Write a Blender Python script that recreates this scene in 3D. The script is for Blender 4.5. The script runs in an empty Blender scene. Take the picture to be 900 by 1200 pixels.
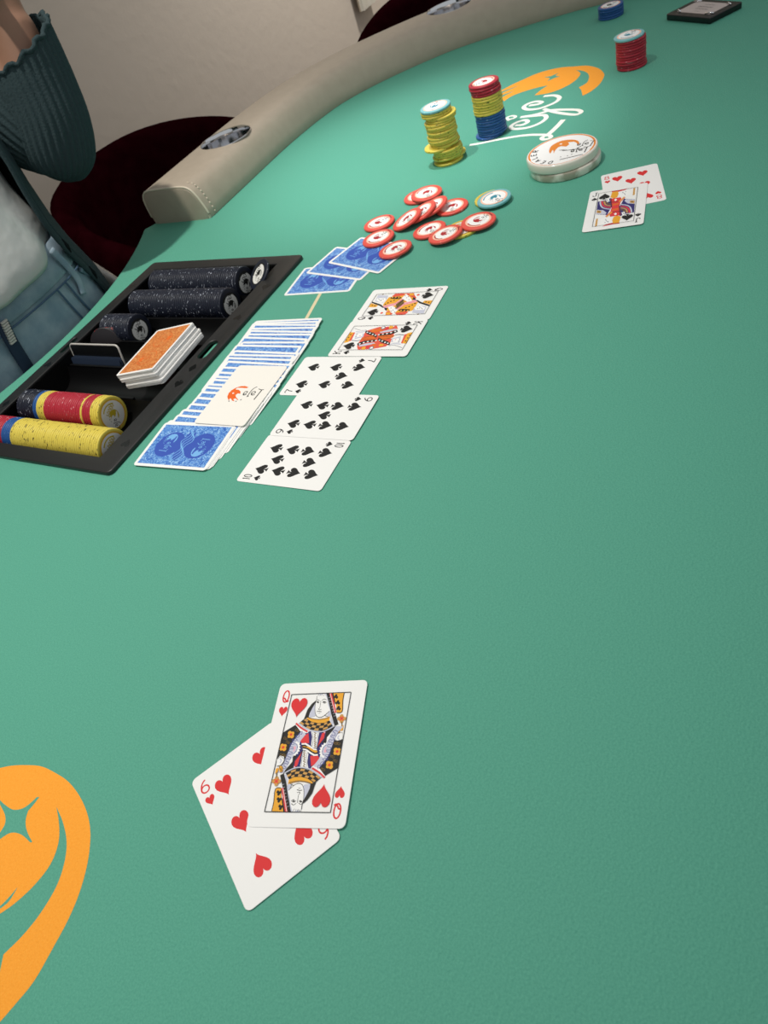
import bpy, bmesh, math, random
from mathutils import Vector, Matrix
random.seed(7)
R = math.radians
ZT = 0.76                                    # height of the felt above the floor (m)
sc = bpy.context.scene
COL = sc.collection
# ------------------------------------------------------------------ camera
cam_d = bpy.data.cameras.new('camera'); cam = bpy.data.objects.new('camera', cam_d); COL.objects.link(cam)
cr, cu, cf = Vector((0.91837825, -0.27250173, -0.28692194)), Vector((0.39570367, 0.6324421, 0.6659096)), Vector((0, 0.72509296, -0.688651))
M = Matrix.Identity(4)
for i in range(3):
    M[i][0], M[i][1], M[i][2] = cr[i], cu[i], -cf[i]
M[2][3] = ZT + 0.36812
cam.matrix_world = M
cam_d.sensor_fit = 'VERTICAL'; cam_d.sensor_height = 36.0; cam_d.lens = 36.0 * 832 / 1200
cam_d.clip_start = 0.02; cam_d.clip_end = 50
cam_d.dof.use_dof = True; cam_d.dof.focus_distance = 0.54; cam_d.dof.aperture_fstop = 18.0
sc.camera = cam
# ------------------------------------------------------------------ world, lights, exposure
w = bpy.data.worlds.new('world'); sc.world = w; w.use_nodes = True
w.node_tree.nodes['Background'].inputs[0].default_value = (0.93, 0.975, 1.0, 1)
w.node_tree.nodes['Background'].inputs[1].default_value = 0.47
sc.view_settings.view_transform = 'Standard'; sc.view_settings.look = 'None'
sc.view_settings.gamma = 1.0; sc.view_settings.use_curve_mapping = False
sc.view_settings.exposure = 0.0
EA = R(47.54929457)
E2 = Vector((math.cos(EA), math.sin(EA))); N2 = Vector((-math.sin(EA), math.cos(EA)))
def P(s, t, z=0.0):                          # table frame (mm): s along the dealer side, t towards the dealer, z above the felt
    v = E2 * s + N2 * t
    return Vector((v.x * .001, v.y * .001, ZT + z * .001))
def X(x, y, z=0.0): return Vector((x * .001, y * .001, ZT + z * .001))
def downlight(name, loc, target, power, size, spread, blend=.6, col=(1, .965, .91)):
    l = bpy.data.lights.new(name, 'SPOT'); l.energy = power; l.shadow_soft_size = size; l.spot_size = R(spread); l.spot_blend = blend; l.color = col
    o = bpy.data.objects.new(name, l); COL.objects.link(o); o.location = loc
    o.rotation_euler = (Vector(target) - Vector(loc)).to_track_quat('-Z', 'Y').to_euler()
    return o
downlight('downlight', X(-400, 800, 2000), X(-400, 800, 0), 130, .04, 67, 1.0, col=(1, .955, .87))
downlight('downlight', X(255, 1100, 1900), X(255, 1085, 0), 106, .04, 21, 1.0, col=(.97, .98, 1))
downlight('downlight', P(2950, 1050, 1450), P(3000, 1755, -100), 118, .06, 120, 1.0)  # unseen lamp, added to brighten the back wall towards the right
# ------------------------------------------------------------------ materials
MAT = {}
def mat(name, col, rough=.5, metal=0., spec=.5, noise=None, bump=None, sheen=0., coat=0.):
    """noise=(scale, colour2, lo, hi)  bump=(scale, strength, detail, distance)"""
    m = bpy.data.materials.new(name); m.use_nodes = True; nt = m.node_tree; b = nt.nodes['Principled BSDF']
    b.inputs['Base Color'].default_value = (*col, 1); b.inputs['Roughness'].default_value = rough
    b.inputs['Metallic'].default_value = metal; b.inputs['Specular IOR Level'].default_value = spec
    if sheen: b.inputs['Sheen Weight'].default_value = sheen; b.inputs['Sheen Tint'].default_value = (*[min(1, c * 4) for c in col], 1)
    if coat: b.inputs['Coat Weight'].default_value = coat; b.inputs['Coat Roughness'].default_value = .15
    tc = nt.nodes.new('ShaderNodeTexCoord')
    if noise:
        n = nt.nodes.new('ShaderNodeTexNoise'); n.inputs['Scale'].default_value = noise[0]; n.inputs['Detail'].default_value = 4
        r = nt.nodes.new('ShaderNodeValToRGB'); r.color_ramp.elements[0].position = noise[2]; r.color_ramp.elements[1].position = noise[3]
        r.color_ramp.elements[0].color = (*col, 1); r.color_ramp.elements[1].color = (*noise[1], 1)
        nt.links.new(tc.outputs['Object'], n.inputs['Vector']); nt.links.new(n.outputs[0], r.inputs[0]); nt.links.new(r.outputs[0], b.inputs['Base Color'])
    if bump:
        n = nt.nodes.new('ShaderNodeTexNoise'); n.inputs['Scale'].default_value = bump[0]; n.inputs['Detail'].default_value = bump[2]
        u = nt.nodes.new('ShaderNodeBump'); u.inputs['Strength'].default_value = bump[1]; u.inputs['Distance'].default_value = bump[3] if len(bump) > 3 else .001
        nt.links.new(tc.outputs['Object'], n.inputs['Vector']); nt.links.new(n.outputs[0], u.inputs['Height']); nt.links.new(u.outputs[0], b.inputs['Normal'])
    MAT[name] = m; return m
def srgb(r, g, b): return tuple(((c / 255 + .055) / 1.055) ** 2.4 if c > 10 else c / 3294.6 for c in (r, g, b))
mat('felt', srgb(82, 157, 135), .7, spec=.3, noise=(900, srgb(92, 168, 144), .35, .7), bump=(520, .75, 2, .0008))
mat('felt_orange', srgb(250, 160, 48), .75, spec=.25, noise=(900, srgb(255, 170, 58), .35, .7), bump=(520, .75, 2, .0008))
mat('felt_white', srgb(246, 243, 232), .75, spec=.25, bump=(520, .7, 2, .0008))
mat('felt_line', srgb(222, 208, 170), .75, spec=.25)
mat('paper', srgb(243, 242, 240), .5, spec=.3, bump=(1800, .05, 2, .0002))
mat('cut_white', srgb(244, 240, 232), .45, spec=.4)
INK = dict(black=(38, 38, 36), white=(246, 245, 243), lav=(200, 202, 218), red=(224, 62, 66), blue=(72, 76, 140), pink=(240, 176, 190), navy=(52, 48, 110), brown=(122, 96, 52), grey=(120, 122, 136),
           yellow=(238, 170, 52), orange=(226, 110, 44), tan=(206, 156, 86), red2=(228, 92, 72), logo=(236, 106, 38), pip=(222, 52, 54), spade=(36, 36, 36), felt=(78, 164, 135), lightblue=(120, 178, 232), royal=(58, 88, 180),
           dkred=(176, 44, 50), olive=(190, 168, 40), gold=(214, 168, 48), cream=(247, 236, 218), amber=(232, 138, 54), teal=(60, 140, 160), palegrey=(226, 225, 220), peach=(248, 196, 172))
def ink(n):
    k = 'ink_' + n
    return MAT[k] if k in MAT else mat(k, srgb(*INK[n]), .6, spec=.25)
def mat_back(name, c1, c2, c3):
    m = mat(name, c1, .4, spec=.45); nt = m.node_tree; b = nt.nodes['Principled BSDF']; tc = [n for n in nt.nodes if n.type == 'TEX_COORD'][0]
    v = nt.nodes.new('ShaderNodeTexVoronoi'); v.inputs['Scale'].default_value = 620; v.feature = 'F1'
    n = nt.nodes.new('ShaderNodeTexNoise'); n.inputs['Scale'].default_value = 420; n.inputs['Detail'].default_value = 3; n.inputs['Distortion'].default_value = 1.6
    r = nt.nodes.new('ShaderNodeValToRGB'); e = r.color_ramp.elements
    e[0].position = .36; e[0].color = (*c1, 1); e[1].position = .66; e[1].color = (*c3, 1); q = e.new(.5); q.color = (*c2, 1)
    nt.links.new(tc.outputs['Object'], n.inputs['Vector']); nt.links.new(n.outputs[0], r.inputs[0]); nt.links.new(r.outputs[0], b.inputs['Base Color'])
    return m
mat_back('back_blue', srgb(48, 92, 180), srgb(84, 142, 218), srgb(166, 208, 242))
mat_back('back_orange', srgb(182, 88, 34), srgb(214, 124, 58), srgb(236, 174, 108))
def mat_chip(name, col, mark, dens):
    m = mat(name, col, .45, spec=.4); nt = m.node_tree; b = nt.nodes['Principled BSDF']; tc = [n for n in nt.nodes if n.type == 'TEX_COORD'][0]
    N = nt.nodes.new; Lk = nt.links.new
    sx = N('ShaderNodeSeparateXYZ'); Lk(tc.outputs['Object'], sx.inputs[0])
    at = N('ShaderNodeMath'); at.operation = 'ARCTAN2'; Lk(sx.outputs[1], at.inputs[0]); Lk(sx.outputs[0], at.inputs[1])
    oi = N('ShaderNodeObjectInfo'); rm = N('ShaderNodeMath'); rm.operation = 'MULTIPLY'; rm.inputs[1].default_value = 60; Lk(oi.outputs['Random'], rm.inputs[0])
    cx = N('ShaderNodeCombineXYZ'); am = N('ShaderNodeMath'); am.operation = 'MULTIPLY'; am.inputs[1].default_value = 3.6; Lk(at.outputs[0], am.inputs[0])
    zm = N('ShaderNodeMath'); zm.operation = 'MULTIPLY'; zm.inputs[1].default_value = 900; Lk(sx.outputs[2], zm.inputs[0])
    Lk(am.outputs[0], cx.inputs[0]); Lk(zm.outputs[0], cx.inputs[1]); Lk(rm.outputs[0], cx.inputs[2])
    n = N('ShaderNodeTexNoise'); n.inputs['Scale'].default_value = 1.1; n.inputs['Detail'].default_value = 1; Lk(cx.outputs[0], n.inputs['Vector'])
    gt = N('ShaderNodeMath'); gt.operation = 'GREATER_THAN'; gt.inputs[1].default_value = dens; Lk(n.outputs[0], gt.inputs[0])
    ln = N('ShaderNodeVectorMath'); ln.operation = 'LENGTH'; c2 = N('ShaderNodeCombineXYZ'); Lk(sx.outputs[0], c2.inputs[0]); Lk(sx.outputs[1], c2.inputs[1]); Lk(c2.outputs[0], ln.inputs[0])
    g2 = N('ShaderNodeMath'); g2.operation = 'GREATER_THAN'; g2.inputs[1].default_value = .0192; Lk(ln.outputs['Value'], g2.inputs[0])
    mu = N('ShaderNodeMath'); mu.operation = 'MULTIPLY'; Lk(gt.outputs[0], mu.inputs[0]); Lk(g2.outputs[0], mu.inputs[1])
    mx = N('ShaderNodeMix'); mx.data_type = 'RGBA'; mx.inputs['A'].default_value = (*col, 1); mx.inputs['B'].default_value = (*mark, 1)
    Lk(mu.outputs[0], mx.inputs['Factor']); Lk(mx.outputs['Result'], b.inputs['Base Color'])
    return m
mat_chip('chip_yellow', srgb(220, 200, 84), srgb(66, 58, 24), .67)
mat_chip('chip_red', srgb(174, 38, 56), srgb(230, 170, 175), .71)
mat_chip('chip_scarlet', srgb(230, 88, 76), srgb(255, 200, 190), .74)
mat_chip('chip_blue', srgb(34, 84, 148), srgb(150, 180, 210), .72)
mat_chip('chip_black', srgb(24, 29, 44), srgb(180, 186, 198), .695)
mat_chip('chip_teal', srgb(122, 186, 190), srgb(210, 236, 236), .7)
mat_chip('chip_darkred', srgb(30, 26, 30), srgb(170, 30, 34), .6)
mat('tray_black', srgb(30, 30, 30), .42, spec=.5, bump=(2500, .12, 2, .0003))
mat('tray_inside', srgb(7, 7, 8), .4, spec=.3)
mat('tray_mark', srgb(15, 15, 15), .25, spec=.5)
mat('leather', srgb(176, 163, 146), .48, spec=.4, noise=(60, srgb(170, 157, 140), .3, .7), bump=(900, .12, 3, .0004))
mat('piping', srgb(214, 202, 182), .5, spec=.4)
mat('steel', (.78, .78, .8), .1, metal=1.)
mat('steel_inside', (.55, .55, .57), .16, metal=1.)
mat('velvet', srgb(34, 4, 9), .9, spec=.0, noise=(30, srgb(25, 2, 5), .35, .65))
mat('plaster', srgb(208, 195, 180), .85, spec=.2, bump=(30, .32, 3, .004))
mat('carpet', srgb(70, 62, 58), .95, spec=.1, noise=(300, srgb(50, 44, 42), .3, .7))
mat('wood_dark', srgb(46, 32, 26), .5)
mat('grey_metal', srgb(168, 164, 158), .35, metal=.3)
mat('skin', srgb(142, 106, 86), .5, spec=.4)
mat('hair', srgb(32, 26, 24), .55)
mat('knit', srgb(50, 64, 67), .9, spec=.12, sheen=.2, bump=(420, .5, 3, .002))
mat('knit_dark', srgb(20, 26, 28), .9, spec=.15)
mat('fuzz', srgb(70, 72, 74), .95, spec=.1, noise=(160, srgb(26, 30, 32), .4, .62), bump=(300, .8, 4, .004))
mat('cotton', srgb(200, 202, 200), .85, spec=.2, bump=(30, .25, 2, .01))
mat('denim', srgb(122, 144, 160), .85, spec=.2, noise=(28, srgb(158, 174, 186), .38, .68), bump=(700, .4, 3, .001))
mat('denim_dark', srgb(76, 98, 122), .85, spec=.2)
mat('navy_cloth', srgb(24, 42, 66), .8)
mat('device_black', srgb(16, 18, 20), .3, spec=.5)
mat('label_paper', srgb(196, 182, 176), .6)
mat('acrylic_grey', srgb(196, 192, 186), .3)
mat('curtain', srgb(222, 214, 198), .8)
# ------------------------------------------------------------------ mesh helpers (all in mm, built around a local origin)
class MB:
    def __init__(s): s.v = []; s.f = []; s.m = []; s.mats = []
    def mi(s, m):
        m = MAT[m] if isinstance(m, str) else m
        if m not in s.mats: s.mats.append(m)
        return s.mats.index(m)
    def face(s, pts, m):
        i = len(s.v); s.v += [tuple(p) for p in pts]; s.f.append(tuple(range(i, i + len(pts)))); s.m.append(s.mi(m))
    def grid(s, rows, m, closed=False, cap=False):
        k = len(rows[0]); i = len(s.v); mm = s.mi(m)
        for r in rows: s.v += [tuple(p) for p in r]
        for a in range(len(rows) - 1):
            for b in range(k if closed else k - 1):
                c = (b + 1) % k
                s.f.append((i + a * k + b, i + a * k + c, i + (a + 1) * k + c, i + (a + 1) * k + b)); s.m.append(mm)
        if cap:
            s.f.append(tuple(i + b for b in reversed(range(k)))); s.m.append(mm)
            s.f.append(tuple(i + (len(rows) - 1) * k + b for b in range(k))); s.m.append(mm)
    def tube(s, pts, rad, m, n=10, flat=1., up=(0, 0, 1), cap=True):
        rows = []
        for k, p in enumerate(pts):
            p = Vector(p); a = Vector(pts[max(k - 1, 0)]); b = Vector(pts[min(k + 1, len(pts) - 1)])
            d = (b - a).normalized(); u = Vector(up).cross(d)
            if u.length < 1e-4: u = Vector((1, 0, 0)).cross(d)
            u.normalize(); v = d.cross(u)
            r = rad[k] if isinstance(rad, (list, tuple)) else rad
            ru, rv = r if isinstance(r, (list, tuple)) else (r, r * flat)
            rows.append([p + u * ru * math.cos(q) + v * rv * math.sin(q) for q in [2 * math.pi * j / n for j in range(n)]])
        s.grid(rows, m, True, cap)
    def box(s, a, b, m):
        (x0, y0, z0), (x1, y1, z1) = a, b
        V = [(x0, y0, z0), (x1, y0, z0), (x1, y1, z0), (x0, y1, z0), (x0, y0, z1), (x1, y0, z1), (x1, y1, z1), (x0, y1, z1)]
        i = len(s.v); s.v += V; mm = s.mi(m)
        for q in ((3, 2, 1, 0), (4, 5, 6, 7), (0, 1, 5, 4), (1, 2, 6, 5), (2, 3, 7, 6), (3, 0, 4, 7)): s.f.append(tuple(i + j for j in q)); s.m.append(mm)
    def lathe(s, prof, m, n=40, mats=None):
        i = len(s.v); rows = []
        for r, z in prof: rows.append([(r * math.cos(2 * math.pi * j / n), r * math.sin(2 * math.pi * j / n), z) for j in range(n)])
        s.grid(rows, m, True, True)
    def mesh(s, name, smooth=False):
        me = bpy.data.meshes.new(name); me.from_pydata([(x * .001, y * .001, z * .001) for x, y, z in s.v], [], s.f)
        for m in s.mats: me.materials.append(m)
        me.polygons.foreach_set('material_index', s.m)
        if smooth: me.polygons.foreach_set('use_smooth', [True] * len(me.polygons))
        me.update(); return me
    def build(s, name, parent=None, smooth=False, fix=False):
        me = s.mesh(name, smooth)
        if fix:
            bm = bmesh.new(); bm.from_mesh(me); bmesh.ops.recalc_face_normals(bm, faces=bm.faces); bm.to_mesh(me); bm.free()
        o = bpy.data.objects.new(name, me); COL.objects.link(o); o.parent = parent
        return o
def autosmooth(o, ang=40):
    me = o.data; bm = bmesh.new(); bm.from_mesh(me); bmesh.ops.remove_doubles(bm, verts=bm.verts, dist=1e-6); bmesh.ops.recalc_face_normals(bm, faces=bm.faces)
    for f in bm.faces: f.smooth = True
    for ed in bm.edges: ed.smooth = len(ed.link_faces) == 2 and ed.calc_face_angle(0) < R(ang)
    bm.to_mesh(me); bm.free(); return o
def tag(o, label=None, cat=None, group=None, kind=None):
    for k, v in (('label', label), ('category', cat), ('group', group), ('kind', kind)):
        if v: o[k] = v
    return o
def empty(name, loc, rz=0.):
    o = bpy.data.objects.new(name, None); COL.objects.link(o); o.location = loc; o.rotation_euler = (0, 0, rz); o.empty_display_size = .02
    return o
def copy_tree(o, parent=None):
    c = o.copy(); COL.objects.link(c); c.parent = parent
    for ch in list(o.children): copy_tree(ch, c)
    return c
def smoothpath(pts, k=5, closed=False):
    out = []; n = len(pts)
    if n < 3: return [tuple(p) for p in pts]
    for i in range(n if closed else n - 1):
        g = (lambda j: pts[j % n]) if closed else (lambda j: pts[min(max(j, 0), n - 1)])
        a, b, c, d = g(i - 1), g(i), g(i + 1), g(i + 2)
        for q in range(k):
            t = q / k
            out.append(tuple(.5 * (2 * b[m] + (c[m] - a[m]) * t + (2 * a[m] - 5 * b[m] + 4 * c[m] - d[m]) * t * t + (3 * b[m] - a[m] - 3 * c[m] + d[m]) * t ** 3) for m in range(len(b))))
    if not closed: out.append(tuple(pts[-1]))
    return out
def flatcurve(name, loops, thick, bevel, m, parent=None, z=0.):
    """solid plate with holes: loops in mm, top face at z, bottom at z-thick, rounded edges"""
    cu = bpy.data.curves.new(name, 'CURVE'); cu.dimensions = '2D'; cu.fill_mode = 'BOTH'
    cu.extrude = (thick / 2 - bevel) * .001; cu.bevel_depth = bevel * .001; cu.bevel_resolution = 3; cu.offset = -bevel * .001
    for li, lp in enumerate(loops):
        A = sum(lp[i][0] * lp[(i + 1) % len(lp)][1] - lp[(i + 1) % len(lp)][0] * lp[i][1] for i in range(len(lp)))
        if (A > 0) != (li == 0): lp = lp[::-1]
        sp = cu.splines.new('POLY'); sp.points.add(len(lp) - 1); sp.use_cyclic_u = True
        for q, (x, y) in zip(sp.points, lp): q.co = (x * .001, y * .001, 0, 1)
    tmp = bpy.data.objects.new('tmp', cu); COL.objects.link(tmp)
    dg = bpy.context.evaluated_depsgraph_get(); me = bpy.data.meshes.new_from_object(tmp.evaluated_get(dg))
    bpy.data.objects.remove(tmp); bpy.data.curves.remove(cu)
    me.name = name; me.transform(Matrix.Translation((0, 0, (z - thick / 2) * .001))); me.materials.clear(); me.materials.append(MAT[m])
    o = bpy.data.objects.new(name, me); COL.objects.link(o); o.parent = parent
    return autosmooth(o, 35)
def rrect(w, h, r, n=5):
    out = []
    for cx, cy, a in ((w / 2 - r, h / 2 - r, 0), (-w / 2 + r, h / 2 - r, 90), (-w / 2 + r, -h / 2 + r, 180), (w / 2 - r, -h / 2 + r, 270)):
        out += [(cx + r * math.cos(R(a + 90 * k / n)), cy + r * math.sin(R(a + 90 * k / n))) for k in range(n + 1)]
    return out
def softpoly(pts, k=4, lim=38):
    """rounds the gentle bends of an outline, keeps its corners"""
    n = len(pts); cor = []
    for i in range(n):
        a, b, c = (Vector(pts[j % n]) for j in (i - 1, i, i + 1))
        if (b - a).length > 1e-6 and (c - b).length > 1e-6 and (b - a).angle(c - b) > R(lim): cor.append(i)
    if not cor: return smoothpath(pts, k, True)
    out = []
    for q, i in enumerate(cor):
        j = cor[(q + 1) % len(cor)]; j = j if j > i else j + n
        out += smoothpath([pts[m % n] for m in range(i, j + 1)], k)[:-1]
    return out
# ------------------------------------------------------------------ flat print (inks as thin shapes)
class Print:
    def __init__(s, z=.03, step=.0025): s.mb = MB(); s.z = z; s.step = step
    def poly(s, pts, c, smooth=0):
        s.z += s.step
        if smooth: pts = softpoly(pts, smooth)
        A = sum(pts[i][0] * pts[(i + 1) % len(pts)][1] - pts[(i + 1) % len(pts)][0] * pts[i][1] for i in range(len(pts)))
        if A < 0: pts = pts[::-1]
        s.mb.face([(x, y, s.z) for x, y in pts], MAT[c] if c in MAT else ink(c))
    def disc(s, x, y, r, c, n=18, ry=None): s.poly([(x + r * math.cos(6.28319 * k / n), y + (ry or r) * math.sin(6.28319 * k / n)) for k in range(n)], c)
    def ring(s, x, y, r0, r1, c, a0=0., a1=360., n=32):
        s.z += s.step; m = MAT[c] if c in MAT else ink(c)
        for k in range(n):
            a, b = R(a0 + (a1 - a0) * k / n), R(a0 + (a1 - a0) * (k + 1) / n)
            s.mb.face([(x + q * math.cos(t), y + q * math.sin(t), s.z) for q, t in ((r0, a), (r1, a), (r1, b), (r0, b))], m)
    def stroke(s, pts, wd, c, smooth=4, taper=False):
        s.z += s.step; m = MAT[c] if c in MAT else ink(c)
        if smooth and len(pts) > 2: pts = smoothpath(pts, smooth)
        L, Rr = [], []
        for k, p in enumerate(pts):
            a, b = pts[max(k - 1, 0)], pts[min(k + 1, len(pts) - 1)]
            d = Vector((b[0] - a[0], b[1] - a[1])); d = d.normalized() if d.length > 1e-9 else Vector((1, 0))
            h = wd / 2 * (1 if not taper else .35 + .65 * math.sin(math.pi * (k + .5) / len(pts)))
            L.append((p[0] - d.y * h, p[1] + d.x * h, s.z)); Rr.append((p[0] + d.y * h, p[1] - d.x * h, s.z))
        n = len(pts); up = lambda q, k: (q[0], q[1], q[2] + s.step * .8 * k / n)
        for k in range(n - 1):
            s.mb.face([up(Rr[k], k), up(Rr[k + 1], k), up(L[k + 1], k), up(L[k], k)], m)
    def heart(s, x, y, w, h, c, flip=False, rot=0.):
        q = []
        for k in range(28):
            t = 2 * math.pi * k / 28
            q.append((16 * math.sin(t) ** 3 / 32 * w, ((13 * math.cos(t) - 5 * math.cos(2 * t) - 2 * math.cos(3 * t) - math.cos(4 * t)) + 2.5) / 29 * h))
        s.poly(s.tr(q, x, y, 180 if flip else rot), c)
    def spade(s, x, y, w, h, c, flip=False, rot=0.):
        half = [(0, .5), (.06, .40), (.2, .24), (.36, .1), (.47, -.04), (.5, -.18), (.45, -.3), (.33, -.36), (.2, -.34), (.09, -.25), (.05, -.2), (.07, -.32), (.13, -.42), (.2, -.48), (.2, -.5)]
        q = [(a * w, b * h) for a, b in half] + [(-a * w, b * h) for a, b in reversed(half[1:])]
        s.poly(s.tr(q, x, y, 180 if flip else rot), c)
    @staticmethod
    def tr(q, x, y, rot, k=1.):
        c, n = math.cos(R(rot)), math.sin(R(rot)); return [(x + k * (a * c - b * n), y + k * (a * n + b * c)) for a, b in q]
    def glyph(s, ch, x, y, w, h, wd, c, rot=0.):
        for st in GLYPH[ch]:
            q = [((a - .5) * w, (b - .5) * h) for a, b in st]
            s.stroke(s.tr(q, x, y, rot), wd, c, 4 if len(q) > 4 else 0)
    def text(s, tx, x, y, w, h, wd, c, rot=0., gap=1.25):
        n = len(tx)
        for k, ch in enumerate(tx):
            off = (k - (n - 1) / 2) * w * gap; s.glyph(ch, x + off * math.cos(R(rot)), y + off * math.sin(R(rot)), w, h, wd, c, rot)
    def logo(s, x, y, k, rot, crescent, letters, hole=None, words=True, mark=True):
        if mark:
            s.poly(s.tr([(b, -a) for a, b in DATA['cut_logo']], x, y, rot, k), crescent)
            if hole: s.poly(s.tr([(b, -a) for a, b in DATA['cut_star']], x, y, rot, k), hole)
        if words:
            for q, wd in DATA['cut_letters']: s.stroke(s.tr([(b, -a) for a, b in q], x, y, rot, k), wd * k, letters)
    def build(s, name, parent): return s.mb.build(name, parent)
    def mesh(s, name): return s.mb.mesh(name)
def arc(cx, cy, rx, ry, a0, a1, n=8): return [(cx + rx * math.cos(R(a0 + (a1 - a0) * k / n)), cy + ry * math.sin(R(a0 + (a1 - a0) * k / n))) for k in range(n + 1)]
GLYPH = {
 '6': [arc(.5, .3, .45, .28, 0, 360, 12), [(.85, .97), (.55, .9), (.25, .7), (.08, .45), (.05, .3)]],
 '8': [arc(.5, .74, .36, .23, 0, 360, 12), arc(.5, .26, .43, .25, 0, 360, 12)],
 '9': [arc(.5, .7, .45, .28, 0, 360, 12), [(.15, .03), (.45, .1), (.75, .3), (.92, .55), (.95, .7)]],
 '0': [arc(.5, .5, .42, .48, 0, 360, 14)],
 '1': [[(.5, .02), (.5, .98)], [(.25, .8), (.5, .98)]],
 '7': [[(.05, .8), (.05, .96), (.95, .96)], [(.95, .96), (.6, .55), (.45, .02)]],
 'Q': [arc(.5, .5, .36, .47, 0, 360, 14), [(.1, .32), (.35, .36), (.55, .18), (.75, .06), (.95, .14)]],
 'K': [[(.15, .03), (.15, .97)], [(.85, .97), (.15, .42)], [(.38, .6), (.85, .03)], [(.0, .03), (.3, .03)], [(.0, .97), (.3, .97)], [(.7, .03), (1, .03)], [(.7, .97), (1, .97)]],
 'J': [[(.7, .97), (.7, .3), (.6, .08), (.38, .03), (.15, .1), (.1, .3)], [(.45, .97), (.95, .97)]],
 'D': [[(.1, 0), (.1, 1)], [(.1, 1), (.5, 1), (.9, .75), (.9, .25), (.5, 0), (.1, 0)]],
 'E': [[(.1, 0), (.1, 1)], [(.1, 1), (.9, 1)], [(.1, .5), (.75, .5)], [(.1, 0), (.9, 0)]],
 'A': [[(0, 0), (.5, 1)], [(.5, 1), (1, 0)], [(.2, .38), (.8, .38)]],
 'L': [[(.1, 1), (.1, 0)], [(.1, 0), (.9, 0)]],
 'R': [[(.1, 0), (.1, 1)], [(.1, 1), (.6, 1), (.9, .85), (.9, .65), (.6, .5), (.1, .5)], [(.5, .5), (.95, 0)]],
}
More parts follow.
